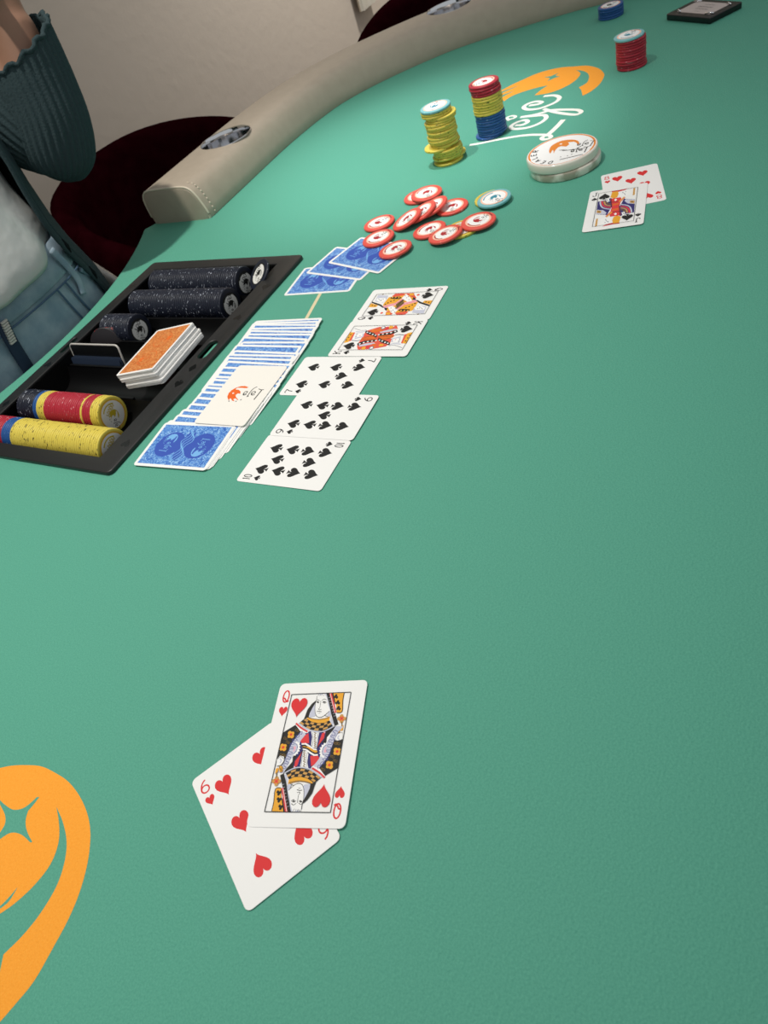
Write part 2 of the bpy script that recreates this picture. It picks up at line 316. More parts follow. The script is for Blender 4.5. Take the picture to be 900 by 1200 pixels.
DATA = {'QHbase':[(-7.7,10.7),(8.1,11.8),(9.7,3.7),(7.2,-5.5),(2.6,-11.5),(-8.1,-11.3),(-10.3,-4.1),(-7.4,4.7)],
 'QH':[('p','black',[(-12.8,15.9),(-20.0,11.2),(-19.9,-5.8),(-16.2,-5.0),(-14.6,-5.6),(-13.9,-4.1),(-12.6,-0.4),(-11.2,4.3),(-9.4,8.3),(-7.8,11.3)]),('p','black',[(3.4,10.9),(7.8,13.5),(13.7,14.4),(12.5,11.7),(9.5,7.5),(9.7,3.7),(7.0,3.8),(4.3,0.7),(3.5,-0.3),(4.2,3.9)]),('p','lav',[(-8.1,11.6),(-10.2,8.3),(-12.4,4.6),(-13.7,-0.4),(-14.6,-5.6),(-16.4,-10.7),(-18.9,-13.7),(-13.8,-14.2),(-12.1,-10.3),(-11.1,-5.7),(-9.8,-4.2),(-8.4,-0.5),(-7.4,4.7),(-4.5,9.0),(-5.5,11.2)]),('p','white',[(-8.7,11.6),(-4.5,10.3),(-3.2,10.6),(-11.9,17.0),(-13.2,16.2)]),('s','red',[(-12.8,16.9),(-9.0,14.0),(-3.9,11.2)],1.1),('s','blue',[(-7.6,11.8),(-7.4,9.6),(-9.5,10.2),(-8.6,8.6),(-10.0,7.5),(-10.7,9.2),(-10.8,7.3),(-9.4,5.9),(-11.5,5.7),(-12.4,7.0),(-12.5,5.1),(-10.5,3.8),(-12.4,3.3),(-13.2,4.4),(-13.4,2.2),(-11.1,1.6),(-10.9,0.6),(-13.0,0.6),(-13.3,-1.0),(-11.2,-1.5),(-11.2,-2.7),(-13.2,-2.6),(-13.4,-4.1),(-11.3,-4.6),(-11.5,-5.7),(-13.8,-5.4),(-13.8,-6.9),(-11.9,-7.7),(-12.2,-8.7),(-14.3,-8.1),(-14.4,-9.7),(-12.8,-10.7),(-14.0,-11.5),(-15.8,-10.7)],0.35),('s','blue',[(-8.1,11.6),(-10.2,8.3),(-12.4,4.6),(-13.7,-0.4),(-14.6,-5.6),(-16.4,-10.7)],0.3),('p','white',[(-10.1,5.6),(-8.5,4.5),(-7.4,4.5),(-7.5,3.1),(-6.5,2.5),(-7.2,1.8),(-6.1,0.7),(-7.1,0.2),(-6.2,-1.0),(-7.4,-1.3),(-7.1,-2.7),(-8.2,-2.6),(-8.5,-3.9),(-9.4,-3.5),(-10.2,-4.7),(-10.0,-3.1),(-9.2,0.5),(-10.1,4.3)]),('p','lav',[(-10.9,4.3),(-9.1,3.7),(-8.1,1.6),(-8.3,-1.1),(-9.8,-2.9),(-10.7,-2.6),(-9.9,1.1)]),('s','blue',[(-10.5,3.8),(-9.0,3.1),(-8.3,1.3),(-8.6,-0.8),(-10.1,-2.6)],0.3),('p','pink',[(-11.1,1.6),(-9.9,2.4),(-9.2,1.1),(-9.8,-0.8),(-10.6,-1.3),(-10.3,0.3)]),('p','red',[(-7.3,5.5),(-5.1,9.0),(-3.1,10.3),(-1.2,4.0),(-6.1,3.9)]),('p','navy',[(-3.4,11.2),(-1.7,11.6),(-0.2,8.3),(0.2,2.4),(-1.3,3.8),(-2.3,8.4)]),('p','white',[(-1.5,11.2),(4.0,10.8),(3.8,7.6),(4.1,4.4),(4.1,0.7),(1.2,1.3),(0.2,2.9),(-0.1,7.8)]),('s','brown',[(0.4,10.6),(2.0,10.0),(0.8,9.3)],0.4),('s','brown',[(0.9,9.1),(2.0,8.6),(1.1,7.9)],0.4),('s','brown',[(1.0,7.7),(2.6,7.1),(1.4,6.5)],0.4),('s','brown',[(1.5,6.3),(2.6,5.7),(1.7,5.1)],0.4),('s','brown',[(1.6,4.9),(3.2,4.3),(2.0,3.7)],0.4),('s','brown',[(2.1,3.5),(3.2,3.0),(2.3,2.4)],0.4),('s','brown',[(2.2,2.2),(3.7,1.6),(2.6,1.0)],0.4),('s','grey',[(-0.4,10.5),(0.8,6.1),(1.1,1.9)],0.25),('s','grey',[(3.2,10.4),(3.5,6.0),(3.6,1.3)],0.25),('p','navy',[(3.8,10.9),(6.2,10.7),(4.8,3.9),(4.1,0.7),(4.1,5.0)]),('p','red',[(5.8,10.0),(7.6,10.5),(7.7,7.0),(5.1,2.6),(4.7,1.2),(5.0,4.4)]),('s','navy',[(7.8,10.8),(8.0,7.0),(4.9,0.7)],0.4),('p','pink',[(6.4,10.8),(7.9,11.0),(7.7,9.9)]),('p','white',[(-6.1,3.9),(-3.4,4.1),(-0.3,2.4),(2.2,0.8),(4.4,0.2),(4.6,-0.6),(1.8,-0.1),(-0.7,1.4),(-3.7,2.9),(-5.9,3.0)]),('p','black',[(-5.9,3.0),(-3.8,3.1),(-0.7,1.5),(1.8,-0.1),(4.7,-0.6),(5.0,-1.8),(0.3,-0.5),(-2.7,0.9),(-5.4,1.8)]),('p','yellow',[(-5.4,1.8),(-4.1,2.2),(-1.4,1.0),(0.2,-0.1),(2.7,-1.6),(1.6,-1.8),(-0.2,-1.0),(-2.6,0.4),(-4.9,0.9)]),('c','yellow',[(-15.5,10.7)],1.25),('c','yellow',[(-13.6,10.3)],1.25),('c','yellow',[(-13.4,8.4)],1.25),('c','yellow',[(-15.2,8.7)],1.25),('c','orange',[(-14.4,9.6)],1.0),('c','red',[(-14.4,9.6)],0.6),('c','yellow',[(-18.7,2.7)],1.25),('c','yellow',[(-16.8,2.4)],1.25),('c','yellow',[(-16.6,0.5)],1.25),('c','yellow',[(-18.5,0.8)],1.25),('c','orange',[(-17.7,1.6)],1.0),('c','red',[(-17.7,1.6)],0.6),('s','brown',[(-12.1,11.8),(-11.9,13.1),(-10.8,12.7),(-10.7,11.6),(-11.5,11.9),(-9.6,11.3),(-10.1,12.6)],0.3),('s','brown',[(-18.8,6.8),(-18.6,8.0),(-17.5,7.7),(-17.4,6.6),(-18.2,6.9),(-16.3,6.3),(-16.8,7.6)],0.3),('s','brown',[(-16.5,4.3),(-16.3,5.5),(-15.2,5.2),(-15.1,4.1),(-15.9,4.4),(-14.1,3.8),(-14.5,5.1)],0.3),('s','brown',[(-18.7,-3.6),(-18.5,-2.4),(-17.4,-2.7),(-17.3,-3.7),(-18.1,-3.5),(-16.3,-4.1),(-16.7,-2.8)],0.3),('s','brown',[(-17.0,-3.7),(-16.8,-2.5),(-15.7,-2.7),(-15.6,-3.8),(-16.4,-3.5),(-14.6,-4.1),(-15.0,-2.9)],0.3),('p','lav',[(-2.8,36.4),(4.1,36.2),(5.6,31.2),(9.3,23.5),(9.3,20.4),(6.8,20.5),(7.5,24.2),(5.5,28.3),(2.7,34.3)]),('p','black',[(-2.6,31.6),(-4.9,29.4),(-7.0,25.7),(-7.7,21.1),(-8.1,19.7),(-5.2,19.8),(-5.0,22.4),(-4.3,25.3),(-2.9,28.0),(-2.5,29.6)]),('p','lav',[(-2.6,29.7),(-3.8,26.7),(-5.0,23.0),(-4.7,20.4),(-1.4,20.8),(-0.7,21.7),(-2.0,25.7)]),('p','white',[(-2.4,35.5),(-0.3,35.1),(2.4,36.2),(4.4,33.1),(6.2,28.3),(8.2,24.7),(6.1,22.5),(4.2,20.9),(1.5,20.3),(-0.4,21.4),(-1.6,24.0),(-2.1,26.9),(-2.4,29.9),(-2.1,32.8)]),('s','black',[(-2.4,34.6),(-2.2,31.6),(-2.5,29.3),(-2.0,25.7),(-1.1,22.8),(0.3,20.9),(2.7,20.1),(5.2,21.4),(7.8,24.1)],0.3),('s','black',[(-2.2,31.3),(-1.4,32.1),(-0.1,31.2)],0.3),('s','black',[(1.6,31.4),(2.8,32.4),(4.4,31.6)],0.35),('s','black',[(-2.0,30.3),(-1.2,30.9),(-0.1,30.1),(-1.1,29.8)],0.35),('s','black',[(2.0,29.9),(3.0,30.8),(4.6,30.0),(3.2,29.3)],0.4),('c','black',[(-1.1,30.3)],0.45),('c','black',[(3.2,30.1)],0.5),('s','black',[(0.8,31.2),(1.0,28.5),(1.0,26.5),(0.3,25.7),(1.1,25.2),(2.4,25.5)],0.3),('s','black',[(-0.5,24.0),(0.7,24.3),(2.8,23.8)],0.4),('s','black',[(0.7,23.0),(2.1,23.0)],0.25),('s','black',[(5.2,21.4),(7.6,20.5)],0.3),('s','grey',[(-1.6,35.9),(-1.6,34.6)],0.25),('s','grey',[(-0.3,35.8),(-0.5,34.5)],0.25),('s','grey',[(1.0,35.8),(0.7,34.5)],0.25),('s','grey',[(2.3,35.7),(1.9,34.4)],0.25),('p','white',[(9.0,20.7),(13.0,14.9),(11.8,14.4),(9.4,16.7),(7.9,19.0)]),('p','lav',[(9.2,20.9),(12.9,15.5),(11.4,14.7),(9.8,17.8)]),('p','yellow',[(-6.4,20.2),(-4.4,20.2),(-1.1,19.4),(2.3,19.1),(6.1,19.7),(9.0,20.7),(9.2,18.1),(6.1,16.6),(1.7,16.5),(-2.4,17.5),(-5.7,19.3)]),('s','brown',[(-5.3,20.4),(-2.3,19.4),(2.4,18.8),(6.7,19.4),(8.8,20.0)],0.5),('p','black',[(-7.7,19.7),(-5.7,19.3),(-2.4,17.5),(1.7,16.5),(6.1,16.6),(9.2,18.0),(11.4,15.0),(12.0,14.4),(9.0,12.9),(5.4,11.6),(1.6,11.6),(-2.5,12.5),(-6.2,14.3),(-10.5,16.9)]),('p','tan',[(-6.9,19.4),(-4.7,18.3),(-5.6,17.4),(-7.9,18.7)]),('p','tan',[(-9.4,17.7),(-7.0,16.2),(-7.9,15.4),(-10.4,17.0)]),('p','tan',[(-5.8,17.3),(-3.5,16.1),(-4.4,15.1),(-6.8,16.4)]),('p','tan',[(-2.5,17.3),(-0.4,16.7),(-1.1,15.5),(-3.4,16.3)]),('p','tan',[(-4.6,14.9),(-2.0,13.9),(-2.7,12.7),(-5.5,14.0)]),('p','tan',[(-1.2,15.3),(1.2,14.8),(0.7,13.5),(-1.9,14.1)]),('p','tan',[(1.7,16.3),(3.9,16.3),(3.7,14.9),(1.2,15.1)]),('p','tan',[(0.6,13.2),(3.3,13.0),(3.0,11.7),(0.2,12.0)]),('p','tan',[(3.6,14.6),(6.1,14.8),(6.0,13.5),(3.3,13.3)]),('p','tan',[(6.1,16.4),(7.7,17.0),(8.1,15.8),(6.1,15.1)]),('p','tan',[(6.0,13.2),(8.7,14.1),(9.0,12.9),(6.0,11.9)]),('p','tan',[(8.2,15.5),(10.2,16.6),(11.0,15.6),(8.6,14.3)]),('s','lav',[(-11.0,16.7),(-7.9,14.7),(-5.4,13.3),(-2.7,12.0),(0.3,11.2),(3.1,10.9),(6.1,11.1),(9.2,12.2),(12.9,14.3)],0.7),('p','black',[(3.6,36.1),(5.6,36.1),(10.7,25.2),(15.4,15.4),(13.1,14.4),(9.6,21.8),(6.4,30.0)]),('s','lav',[(5.6,33.0),(6.6,33.5)],0.2),('s','lav',[(6.5,31.2),(7.5,31.7)],0.2),('s','lav',[(7.3,29.4),(8.4,29.9)],0.2),('s','lav',[(8.2,27.6),(9.3,28.1)],0.2),('s','lav',[(9.0,25.8),(10.2,26.3)],0.2),('s','lav',[(9.8,24.1),(11.1,24.6)],0.2),('s','lav',[(10.6,22.3),(11.9,22.8)],0.2),('s','lav',[(11.4,20.6),(12.8,21.1)],0.2),('p','red',[(5.6,36.1),(7.3,36.0),(12.7,23.1),(11.4,22.8)]),('s','white',[(6.2,36.0),(11.5,23.4)],0.3),('p','black',[(7.3,36.0),(8.3,36.0),(11.1,29.2),(10.6,28.6)]),('p','yellow',[(8.3,36.1),(15.7,35.9),(15.6,30.7),(16.5,23.2),(12.9,22.8),(11.7,27.4)]),('s','black',[(15.5,35.9),(15.5,30.7),(16.3,23.5),(12.9,22.9)],0.5),('c','black',[(10.4,34.5)],0.85),('c','black',[(9.8,33.4)],0.85),('c','black',[(11.2,33.1)],0.85),('s','black',[(9.4,32.4),(10.6,33.6),(11.4,32.1)],0.5),('c','black',[(12.4,30.4)],0.85),('c','black',[(11.8,29.4)],0.85),('c','black',[(13.2,29.1)],0.85),('s','black',[(11.4,28.4),(12.6,29.6),(13.4,28.1)],0.5),('c','black',[(13.5,26.5)],0.85),('c','black',[(12.9,25.5)],0.85),('c','black',[(14.3,25.2)],0.85),('s','black',[(12.5,24.5),(13.6,25.7),(14.4,24.2)],0.5),('c','tan',[(16.5,20.6)],1.2),('c','tan',[(15.1,19.0)],1.2),('c','tan',[(17.1,17.2)],1.2),('c','tan',[(18.6,18.9)],1.2),('c','orange',[(15.9,19.8)],0.7),('c','orange',[(17.5,19.8)],0.7),('c','orange',[(17.8,18.1)],0.7),('c','orange',[(16.1,18.1)],0.7),('c','red',[(16.8,19.0)],0.8),('s','brown',[(17.3,17.0),(17.8,14.2),(17.7,11.5)],0.6),('p','yellow',[(14.2,13.3),(15.7,13.8),(17.1,12.1),(17.2,9.9),(15.0,10.2)]),('s','brown',[(14.4,13.1),(16.3,11.6),(17.1,10.0)],0.4),('s','brown',[(15.4,13.7),(15.4,11.6),(15.1,10.2)],0.4),('p','yellow',[(17.2,13.4),(18.8,14.7),(18.9,11.5),(17.6,11.0)]),('p','white',[(14.9,7.3),(16.2,9.4),(18.8,10.0),(19.7,6.1),(18.2,3.8),(15.4,4.4)]),('s','lav',[(17.2,8.3),(16.6,6.7),(17.9,5.6)],0.8),('s','black',[(15.4,4.4),(14.8,6.8),(16.2,9.4),(19.0,10.1)],0.25),('s','grey',[(15.5,5.7),(17.6,4.3),(19.4,6.1)],0.3)],
 'QHframe':[(-20.0,35.8),(19.9,36.1),(19.4,-36.3),(-19.8,-36.3)],
 'QHpip':[(-13.2,20.5),(-18.9,29.5),(-7.6,30.4),(-14.2,33.5),(-22.7,19.9),(-24.4,26.6),(-26.6,24.9),(-21.4,26.4),(-23.8,34.2),(-25.2,29.8),(-21.9,38.7)],
 '6H':{'pips':[(-13.2,20.9),(-18.2,33.8),(-7.6,29.9),(-12.9,31.7),(10.8,23.9),(7.5,32.7),(17.9,31.2),(13.1,31.6),(-23.4,21.7),(-23.6,26.6)],
 'idx':[(-26.3,37.5),(-20.9,33.0),(-24.9,31.1),(-21.1,39.4)]},'6Hb':[(-13.0,-6.1),(-9.5,6.2),(-12.9,-19.7),(-13.3,-31.4),(10.7,-23.8),(13.4,-31.9)],
 '10S':[(12.3,25.9),(12.5,8.2),(12.7,-8.6),(12.5,-26.4),(-0.2,17.5),(0.1,-17.0),(-13.4,26.8),(-13.6,8.7),(-12.7,-7.8),(-12.8,-26.1),(-23.3,36.1),(-23.4,24.3),(22.3,-35.2),(22.5,-24.2)],
 '9S':[(12.4,26.9),(12.5,8.7),(12.5,-8.2),(12.3,-26.4),(-0.5,0.1),(-14.0,26.6),(-13.6,8.9),(-13.4,-8.1),(-13.3,-26.0),(-23.7,35.1),(-23.6,24.7),(22.1,-35.3),(22.3,-23.8)],
 '7S':[(13.7,26.3),(13.6,0.6),(13.4,-26.5),(0.6,-13.1),(-12.3,26.7),(-12.5,0.6),(-12.5,-26.2),(-23.8,36.3),(-22.9,24.3),(23.8,-36.9),(23.2,-24.6)],
 '10H':[(-13.1,29.3),(0.1,15.8),(12.9,30.4),(-22.8,31.6),(-23.2,25.2),(23.1,-35.1),(23.3,-24.7),(15.5,-28.7),(15.4,-0.3)],
 'JSframe':[(-20.1,38.7),(19.0,38.5),(19.9,-35.9),(-19.3,-36.1),(-13.3,29.0),(-23.5,35.0),(-23.6,25.1),(13.6,-25.6),(23.4,-34.3),(23.3,-22.8)],
 'QSframe':[(20.8,36.3),(19.2,-35.9),(-19.9,-36.4),(-19.5,35.5),(-12.4,26.8),(-24.2,34.6),(-24.0,23.4),(14.4,-27.6),(24.3,-35.7),(24.6,-24.4)],
 'KSframe':[(19.5,38.4),(19.0,-35.5),(-19.1,-35.1),(-21.2,35.6),(-13.7,27.6),(-25.3,34.9),(-24.6,24.1),(13.4,-26.1),(24.1,-34.0),(23.3,-22.9)],
 'QS':[('b','red2',[(19.9,9.6),(19.2,-7.8),(9.6,-15.3),(4.1,-12.6),(10.6,-0.4)]),('b','yellow',[(13.3,18.7),(18.4,1.6),(11.5,-9.7),(1.8,-20.1),(-12.0,-20.3),(-16.0,-1.7),(-11.3,11.2),(-3.5,18.3)]),('p','red2',[(20.2,13.5),(20.1,4.8),(16.0,0.6),(13.8,13.3),(15.5,15.9)]),('p','yellow',[(3.2,20.0),(13.7,18.9),(12.6,6.6),(9.8,1.7),(2.4,6.0),(-3.6,15.8),(-1.5,19.8)]),('p','black',[(14.0,16.5),(13.8,5.9),(11.1,2.3),(9.0,5.1),(10.6,15.7)]),('c','yellow',[(13.0,14.2)],1.1),('c','yellow',[(12.8,10.4)],1.1),('c','yellow',[(12.0,6.3)],1.1),('c','black',[(3.0,15.5)],1.0),('c','black',[(5.7,13.0)],1.0),('c','black',[(7.4,10.0)],1.0),('c','black',[(0.3,17.4)],1.0),('p','pink',[(-2.5,19.4),(2.4,6.0),(10.7,1.5),(8.6,-1.2),(-1.5,3.2),(-6.5,15.2)]),('s','red',[(-4.4,17.9),(1.1,5.5),(9.5,0.4)],0.7),('p','brown',[(-0.5,4.8),(9.6,-0.8),(2.0,-1.5),(-7.2,0.2)]),('s','black',[(-4.3,3.8),(9.6,-0.8)],0.5),('s','black',[(-7.2,0.8),(8.6,-2.2)],0.9),('p','lav',[(19.1,34.5),(16.8,20.8),(8.0,19.6),(3.4,22.6),(6.9,32.9)]),('p','white',[(12.7,32.3),(12.4,22.7),(8.0,19.6),(3.5,23.8),(8.8,32.5)]),('s','grey',[(11.6,30.6),(8.5,27.3),(10.7,25.7)],0.5),('c','black',[(7.4,25.6)],0.6),('c','black',[(10.2,24.3)],0.6),('p','black',[(6.7,36.0),(0.5,22.6),(-5.5,16.2),(-5.8,17.9),(-1.7,23.5),(4.2,35.5)]),('p','yellow',[(3.6,35.9),(-0.8,25.7),(-4.0,26.8),(-3.5,35.9)]),('c','black',[(-0.4,32.8)],0.9),('c','black',[(-1.4,29.2)],0.9),('p','black',[(-5.9,16.0),(-6.7,11.4),(-11.3,11.2),(-9.7,13.7)]),('p','navy',[(-5.1,17.0),(-6.0,14.1),(-8.4,13.9)]),('p','white',[(-4.7,12.2),(-3.1,7.4),(-10.1,-2.3),(-18.3,-0.3),(-10.6,7.9)]),('c','navy',[(-6.9,7.6)],0.6),('c','navy',[(-10.8,3.5)],0.6),('c','navy',[(-12.6,4.6)],0.6),('c','navy',[(-14.6,0.1)],0.6),('p','red2',[(-12.4,7.7),(-12.8,10.6),(-19.2,9.0),(-19.1,1.8),(-16.9,1.5)]),('p','yellow',[(-14.2,10.0),(-15.0,4.8),(-18.7,3.8),(-18.4,8.7)]),('c','red2',[(-15.2,15.0)],1.6),('c','brown',[(19.9,28.7)],1.0)],
 'KS':[('b','red2',[(11.7,18.7),(18.3,5.9),(17.6,-11.9),(8.5,-16.4),(-3.9,-15.2),(-14.4,-16.2),(-18.3,-2.2),(-18.9,13.4),(-11.0,18.2),(-2.0,18.0)]),('p','yellow',[(10.1,36.7),(9.4,31.2),(-6.5,30.5),(-8.3,35.4)]),('p','red2',[(10.0,32.1),(9.1,30.3),(-4.7,28.2),(-5.6,30.9)]),('c','black',[(5.8,33.9)],0.9),('c','black',[(1.2,34.3)],0.9),('c','black',[(-3.2,34.7)],0.9),('s','grey',[(16.6,34.6),(12.7,25.0),(13.5,18.9)],0.5),('s','grey',[(-3.8,28.0),(-4.7,21.8),(-3.8,18.4)],1.2),('s','lav',[(10.9,30.6),(9.9,22.4),(11.7,19.4)],1.4),('p','lav',[(9.0,28.4),(7.1,18.5),(1.6,17.1),(-2.0,25.6)]),('p','white',[(8.1,27.3),(7.5,20.6),(2.5,18.8),(0.8,25.7)]),('c','black',[(6.3,26.4)],0.6),('c','black',[(2.6,25.9)],0.6),('c','pink',[(3.5,21.8)],0.9),('p','red2',[(11.7,18.7),(14.4,13.0),(17.1,7.9),(13.3,3.6),(5.1,3.7),(3.4,10.4),(1.6,17.1)]),('p','yellow',[(13.4,12.5),(13.9,7.7),(10.6,7.4),(10.7,11.9)]),('p','black',[(12.6,19.2),(7.9,7.4),(3.3,1.6),(0.6,1.6),(6.1,14.2),(8.9,18.3)]),('c','white',[(9.3,15.9)],1.0),('c','white',[(7.8,12.2)],1.0),('c','white',[(5.7,7.9)],1.0),('c','white',[(4.1,4.2)],0.9),('p','orange',[(0.7,16.7),(4.3,8.3),(0.6,1.6),(-3.0,1.2),(-3.8,7.0),(-3.8,18.4)]),('s','black',[(0.7,15.4),(2.5,7.4),(-0.3,1.2)],0.5),('s','black',[(-2.0,18.0),(-2.0,10.4),(-2.1,1.6)],0.5),('p','black',[(-9.2,19.0),(-4.7,12.9),(-3.0,-0.1),(-5.6,-1.9),(-8.3,9.9),(-12.7,16.6)]),('c','white',[(-9.9,15.7)],1.1),('c','white',[(-7.9,12.0)],1.1),('c','white',[(-6.5,8.0)],1.1),('c','white',[(-5.6,3.7)],1.0),('c','white',[(-4.7,-0.5)],1.0),('p','lav',[(-12.7,16.0),(-9.5,9.3),(-7.8,0.2),(-9.5,-1.8),(-13.1,7.7),(-14.5,13.9)]),('p','red2',[(-13.6,17.2),(-14.5,12.0),(-19.8,10.7),(-19.4,13.4)]),('p','yellow',[(-15.4,10.3),(-14.1,6.6),(-19.4,5.3),(-19.4,9.7)]),('p','red',[(-13.6,6.8),(-12.7,2.9),(-16.6,2.3),(-18.8,4.3)]),('p','orange',[(-10.1,1.6),(-8.3,-9.8),(-11.8,-13.8),(-14.4,-5.3),(-17.0,-4.1)]),('c','grey',[(-16.5,-0.8)],2.6),('c','white',[(-16.5,-0.8)],1.6)],
 'JS':[('p','red',[(-6.9,37.2),(0.5,36.8),(8.9,38.0),(10.1,38.7),(7.2,34.9),(0.4,33.4),(-5.9,34.2)]),('p','yellow',[(-6.0,35.1),(-0.1,34.8),(1.1,28.4),(0.1,21.1),(-3.2,19.4),(-7.0,23.5)]),('p','white',[(0.8,33.3),(11.8,35.9),(13.4,21.7),(7.4,20.3),(2.0,21.7)]),('s','grey',[(4.5,29.8),(7.0,27.3),(8.0,23.5)],0.6),('c','grey',[(5.2,30.4)],0.6),('c','grey',[(7.9,30.9)],0.6),('p','tan',[(15.5,35.8),(17.4,36.1),(17.7,20.2),(15.8,19.7)]),('p','navy',[(-19.4,18.3),(-12.0,18.4),(-6.5,21.6),(-4.1,0.9),(-7.3,-15.0),(-18.8,-9.9)]),('s','lav',[(-17.0,17.5),(-15.4,7.8),(-11.7,0.9),(-4.4,-3.8)],1.5),('s','red',[(-15.1,17.7),(-13.5,8.9),(-10.0,3.3),(-4.8,0.3)],1.7),('s','tan',[(-12.7,16.9),(-11.3,9.8),(-8.7,6.2),(-5.1,4.0)],1.7),('s','brown',[(-10.3,16.1),(-9.1,10.7),(-5.4,7.9)],1.5),('p','white',[(-11.5,21.6),(-8.5,22.3),(-7.0,14.3),(-9.7,13.4)]),('s','grey',[(-10.6,20.5),(-8.2,14.6)],0.6),('p','lav',[(-18.9,-0.1),(-12.1,-3.1),(-8.1,-10.0),(-9.3,-13.6),(-18.8,-9.6)]),('p','tan',[(-18.4,-1.1),(-13.9,-4.1),(-13.9,-9.0),(-18.6,-7.1)]),('c','brown',[(-16.1,-5.4)],1.3),('p','red',[(-6.7,20.0),(3.7,19.9),(4.6,17.1),(4.0,-0.8),(-3.9,-0.8)]),('p','white',[(-2.6,16.1),(-1.2,18.7),(0.5,15.4),(-1.2,12.7)]),('s','black',[(-6.4,11.6),(2.8,11.0)],1.0),('s','black',[(-6.1,21.5),(-3.5,-1.7)],0.7),('p','orange',[(-3.4,7.3),(3.0,7.7),(3.1,4.3),(-3.4,3.5)]),('s','yellow',[(2.8,10.2),(7.5,19.5)],1.6),('s','red',[(4.0,9.3),(8.4,17.9)],0.9)],
 'far_crescent':[(402.1,1092.9),(418.1,1100.1),(438.1,1097.0),(455.8,1089.3),(466.8,1081.2),(453.8,1075.9),(438.1,1065.7),(452.9,1052.1),(469.4,1047.9),(485.0,1050.2),(498.7,1056.7),(511.0,1068.3),(516.1,1078.4),(517.6,1093.1),(520.4,1084.9),(521.3,1070.3),(518.2,1056.1),(511.4,1042.2),(501.0,1029.4),(487.3,1025.7),(483.9,1012.0),(475.4,991.7),(488.5,994.0),(505.7,1003.9),(521.2,1019.7),(531.2,1035.6),(537.5,1062.5),(535.1,1090.6),(523.8,1110.3),(511.4,1128.8),(495.6,1141.3),(476.4,1147.4),(453.8,1146.3),(438.0,1145.3),(418.3,1140.7),(416.0,1135.2),(444.2,1129.7),(408.6,1128.0),(405.6,1121.1),(429.6,1116.5),(403.4,1110.9)],
 'far_star':[(498.2,1111.6),(490.7,1106.3),(492.8,1095.5),(486.3,1098.7),(473.8,1098.0),(481.9,1105.9),(478.7,1118.8),(485.9,1112.1)],
 'far_letters':[([(422.0,941.8),(406.6,929.1),(389.7,917.6),(383.7,916.7)],7),([(383.7,916.7),(378.3,915.1),(377.5,907.5),(383.2,903.9),(387.5,907.2),(387.0,915.7),(381.0,926.7),(371.9,939.9),(358.7,953.1),(336.6,968.9),(319.4,979.4),(306.1,989.4)],5.5),([(373.9,989.5),(381.1,981.3),(389.9,983.4),(389.7,993.8),(378.4,997.4),(368.2,991.4),(368.3,979.1),(381.4,964.9),(397.7,962.5),(410.3,969.4),(413.7,981.7),(407.1,990.8),(395.5,1004.5),(390.7,1009.5)],6),([(390.7,1009.5),(404.6,998.3),(417.7,992.3),(427.5,988.0),(438.8,971.0),(447.5,953.8),(447.6,941.9),(439.7,940.3),(432.2,957.9),(426.8,978.5),(423.0,1003.4)],6),([(416.5,1037.2),(426.4,1027.8),(432.5,1029.5),(428.6,1041.2),(418.0,1044.9),(409.2,1039.2),(408.9,1025.2),(419.1,1012.1),(433.3,1008.3),(446.2,1010.2),(454.4,1019.4),(454.0,1034.4),(444.1,1047.9)],6),([(376.0,1020.3),(381.5,1015.8),(387.6,1018.2),(385.3,1026.9),(378.5,1027.4),(375.8,1014.3)],4)],
 'near_arm':[(-329.4,308.3),(-314.4,308.6),(-304.2,306.6),(-295.6,304.5),(-285.3,300.4),(-273.2,294.1),(-262.8,285.0),(-252.6,274.0),(-244.1,260.2),(-238.3,245.7),(-236.0,231.8),(-237.3,216.0),(-241.7,200.9),(-248.0,188.6),(-256.6,176.8),(-266.2,164.7),(-275.8,157.6),(-284.1,152.2),(-288.8,149.6),(-288.8,168.5),(-287.3,177.2),(-286.3,184.8),(-275.4,190.6),(-265.2,198.8),(-256.2,210.4),(-252.0,223.2),(-251.7,235.4),(-255.0,248.3),(-259.9,260.0),(-257.1,246.3),(-257.1,234.9),(-261.5,224.3),(-270.9,216.1),(-281.8,210.7),(-291.4,208.1),(-307.8,205.1),(-326.7,223.4),(-338.2,284.6)],
 'near_slit':[(-300.0,209.5),(-291.9,212.5),(-287.3,215.0),(-281.6,219.2),(-286.3,213.1),(-291.7,210.9),(-298.4,208.3)],
 'near_star':[(-272.4,271.9),(-277.1,267.5),(-279.5,265.7),(-280.7,260.5),(-279.9,254.6),(-277.6,248.9),(-274.7,243.5),(-275.9,243.5),(-280.4,249.0),(-284.3,252.6),(-288.9,255.2),(-293.2,255.6),(-301.5,253.2),(-298.6,258.2),(-295.5,262.5),(-295.2,266.6),(-296.7,271.5),(-300.6,278.9),(-301.9,283.2),(-297.4,277.6),(-291.6,271.8),(-286.9,269.5),(-282.4,269.1),(-278.2,270.5),(-274.3,272.7)],
 'cut_logo':[(10.5,-3.0),(12.5,2.7),(11.8,8.2),(9.4,12.4),(5.3,15.6),(0.6,16.2),(-4.5,14.6),(-8.8,10.6),(-9.8,8.9),(-7.0,9.8),(-6.9,8.5),(-10.0,4.8),(-10.8,1.2),(-7.7,4.9),(-6.4,2.9),(-8.9,-1.3),(-8.5,-2.0),(-4.2,3.9),(-1.5,5.9),(1.0,4.6),(0.6,1.4),(4.0,3.2),(6.3,6.8),(6.8,11.7),(9.3,10.4),(9.5,4.6),(9.2,-0.5)],
 'cut_star':[(2.8,10.3),(1.3,10.3),(0.3,8.3),(0.4,9.9),(-0.7,10.8),(1.0,11.3),(1.8,12.9),(1.7,11.2)],
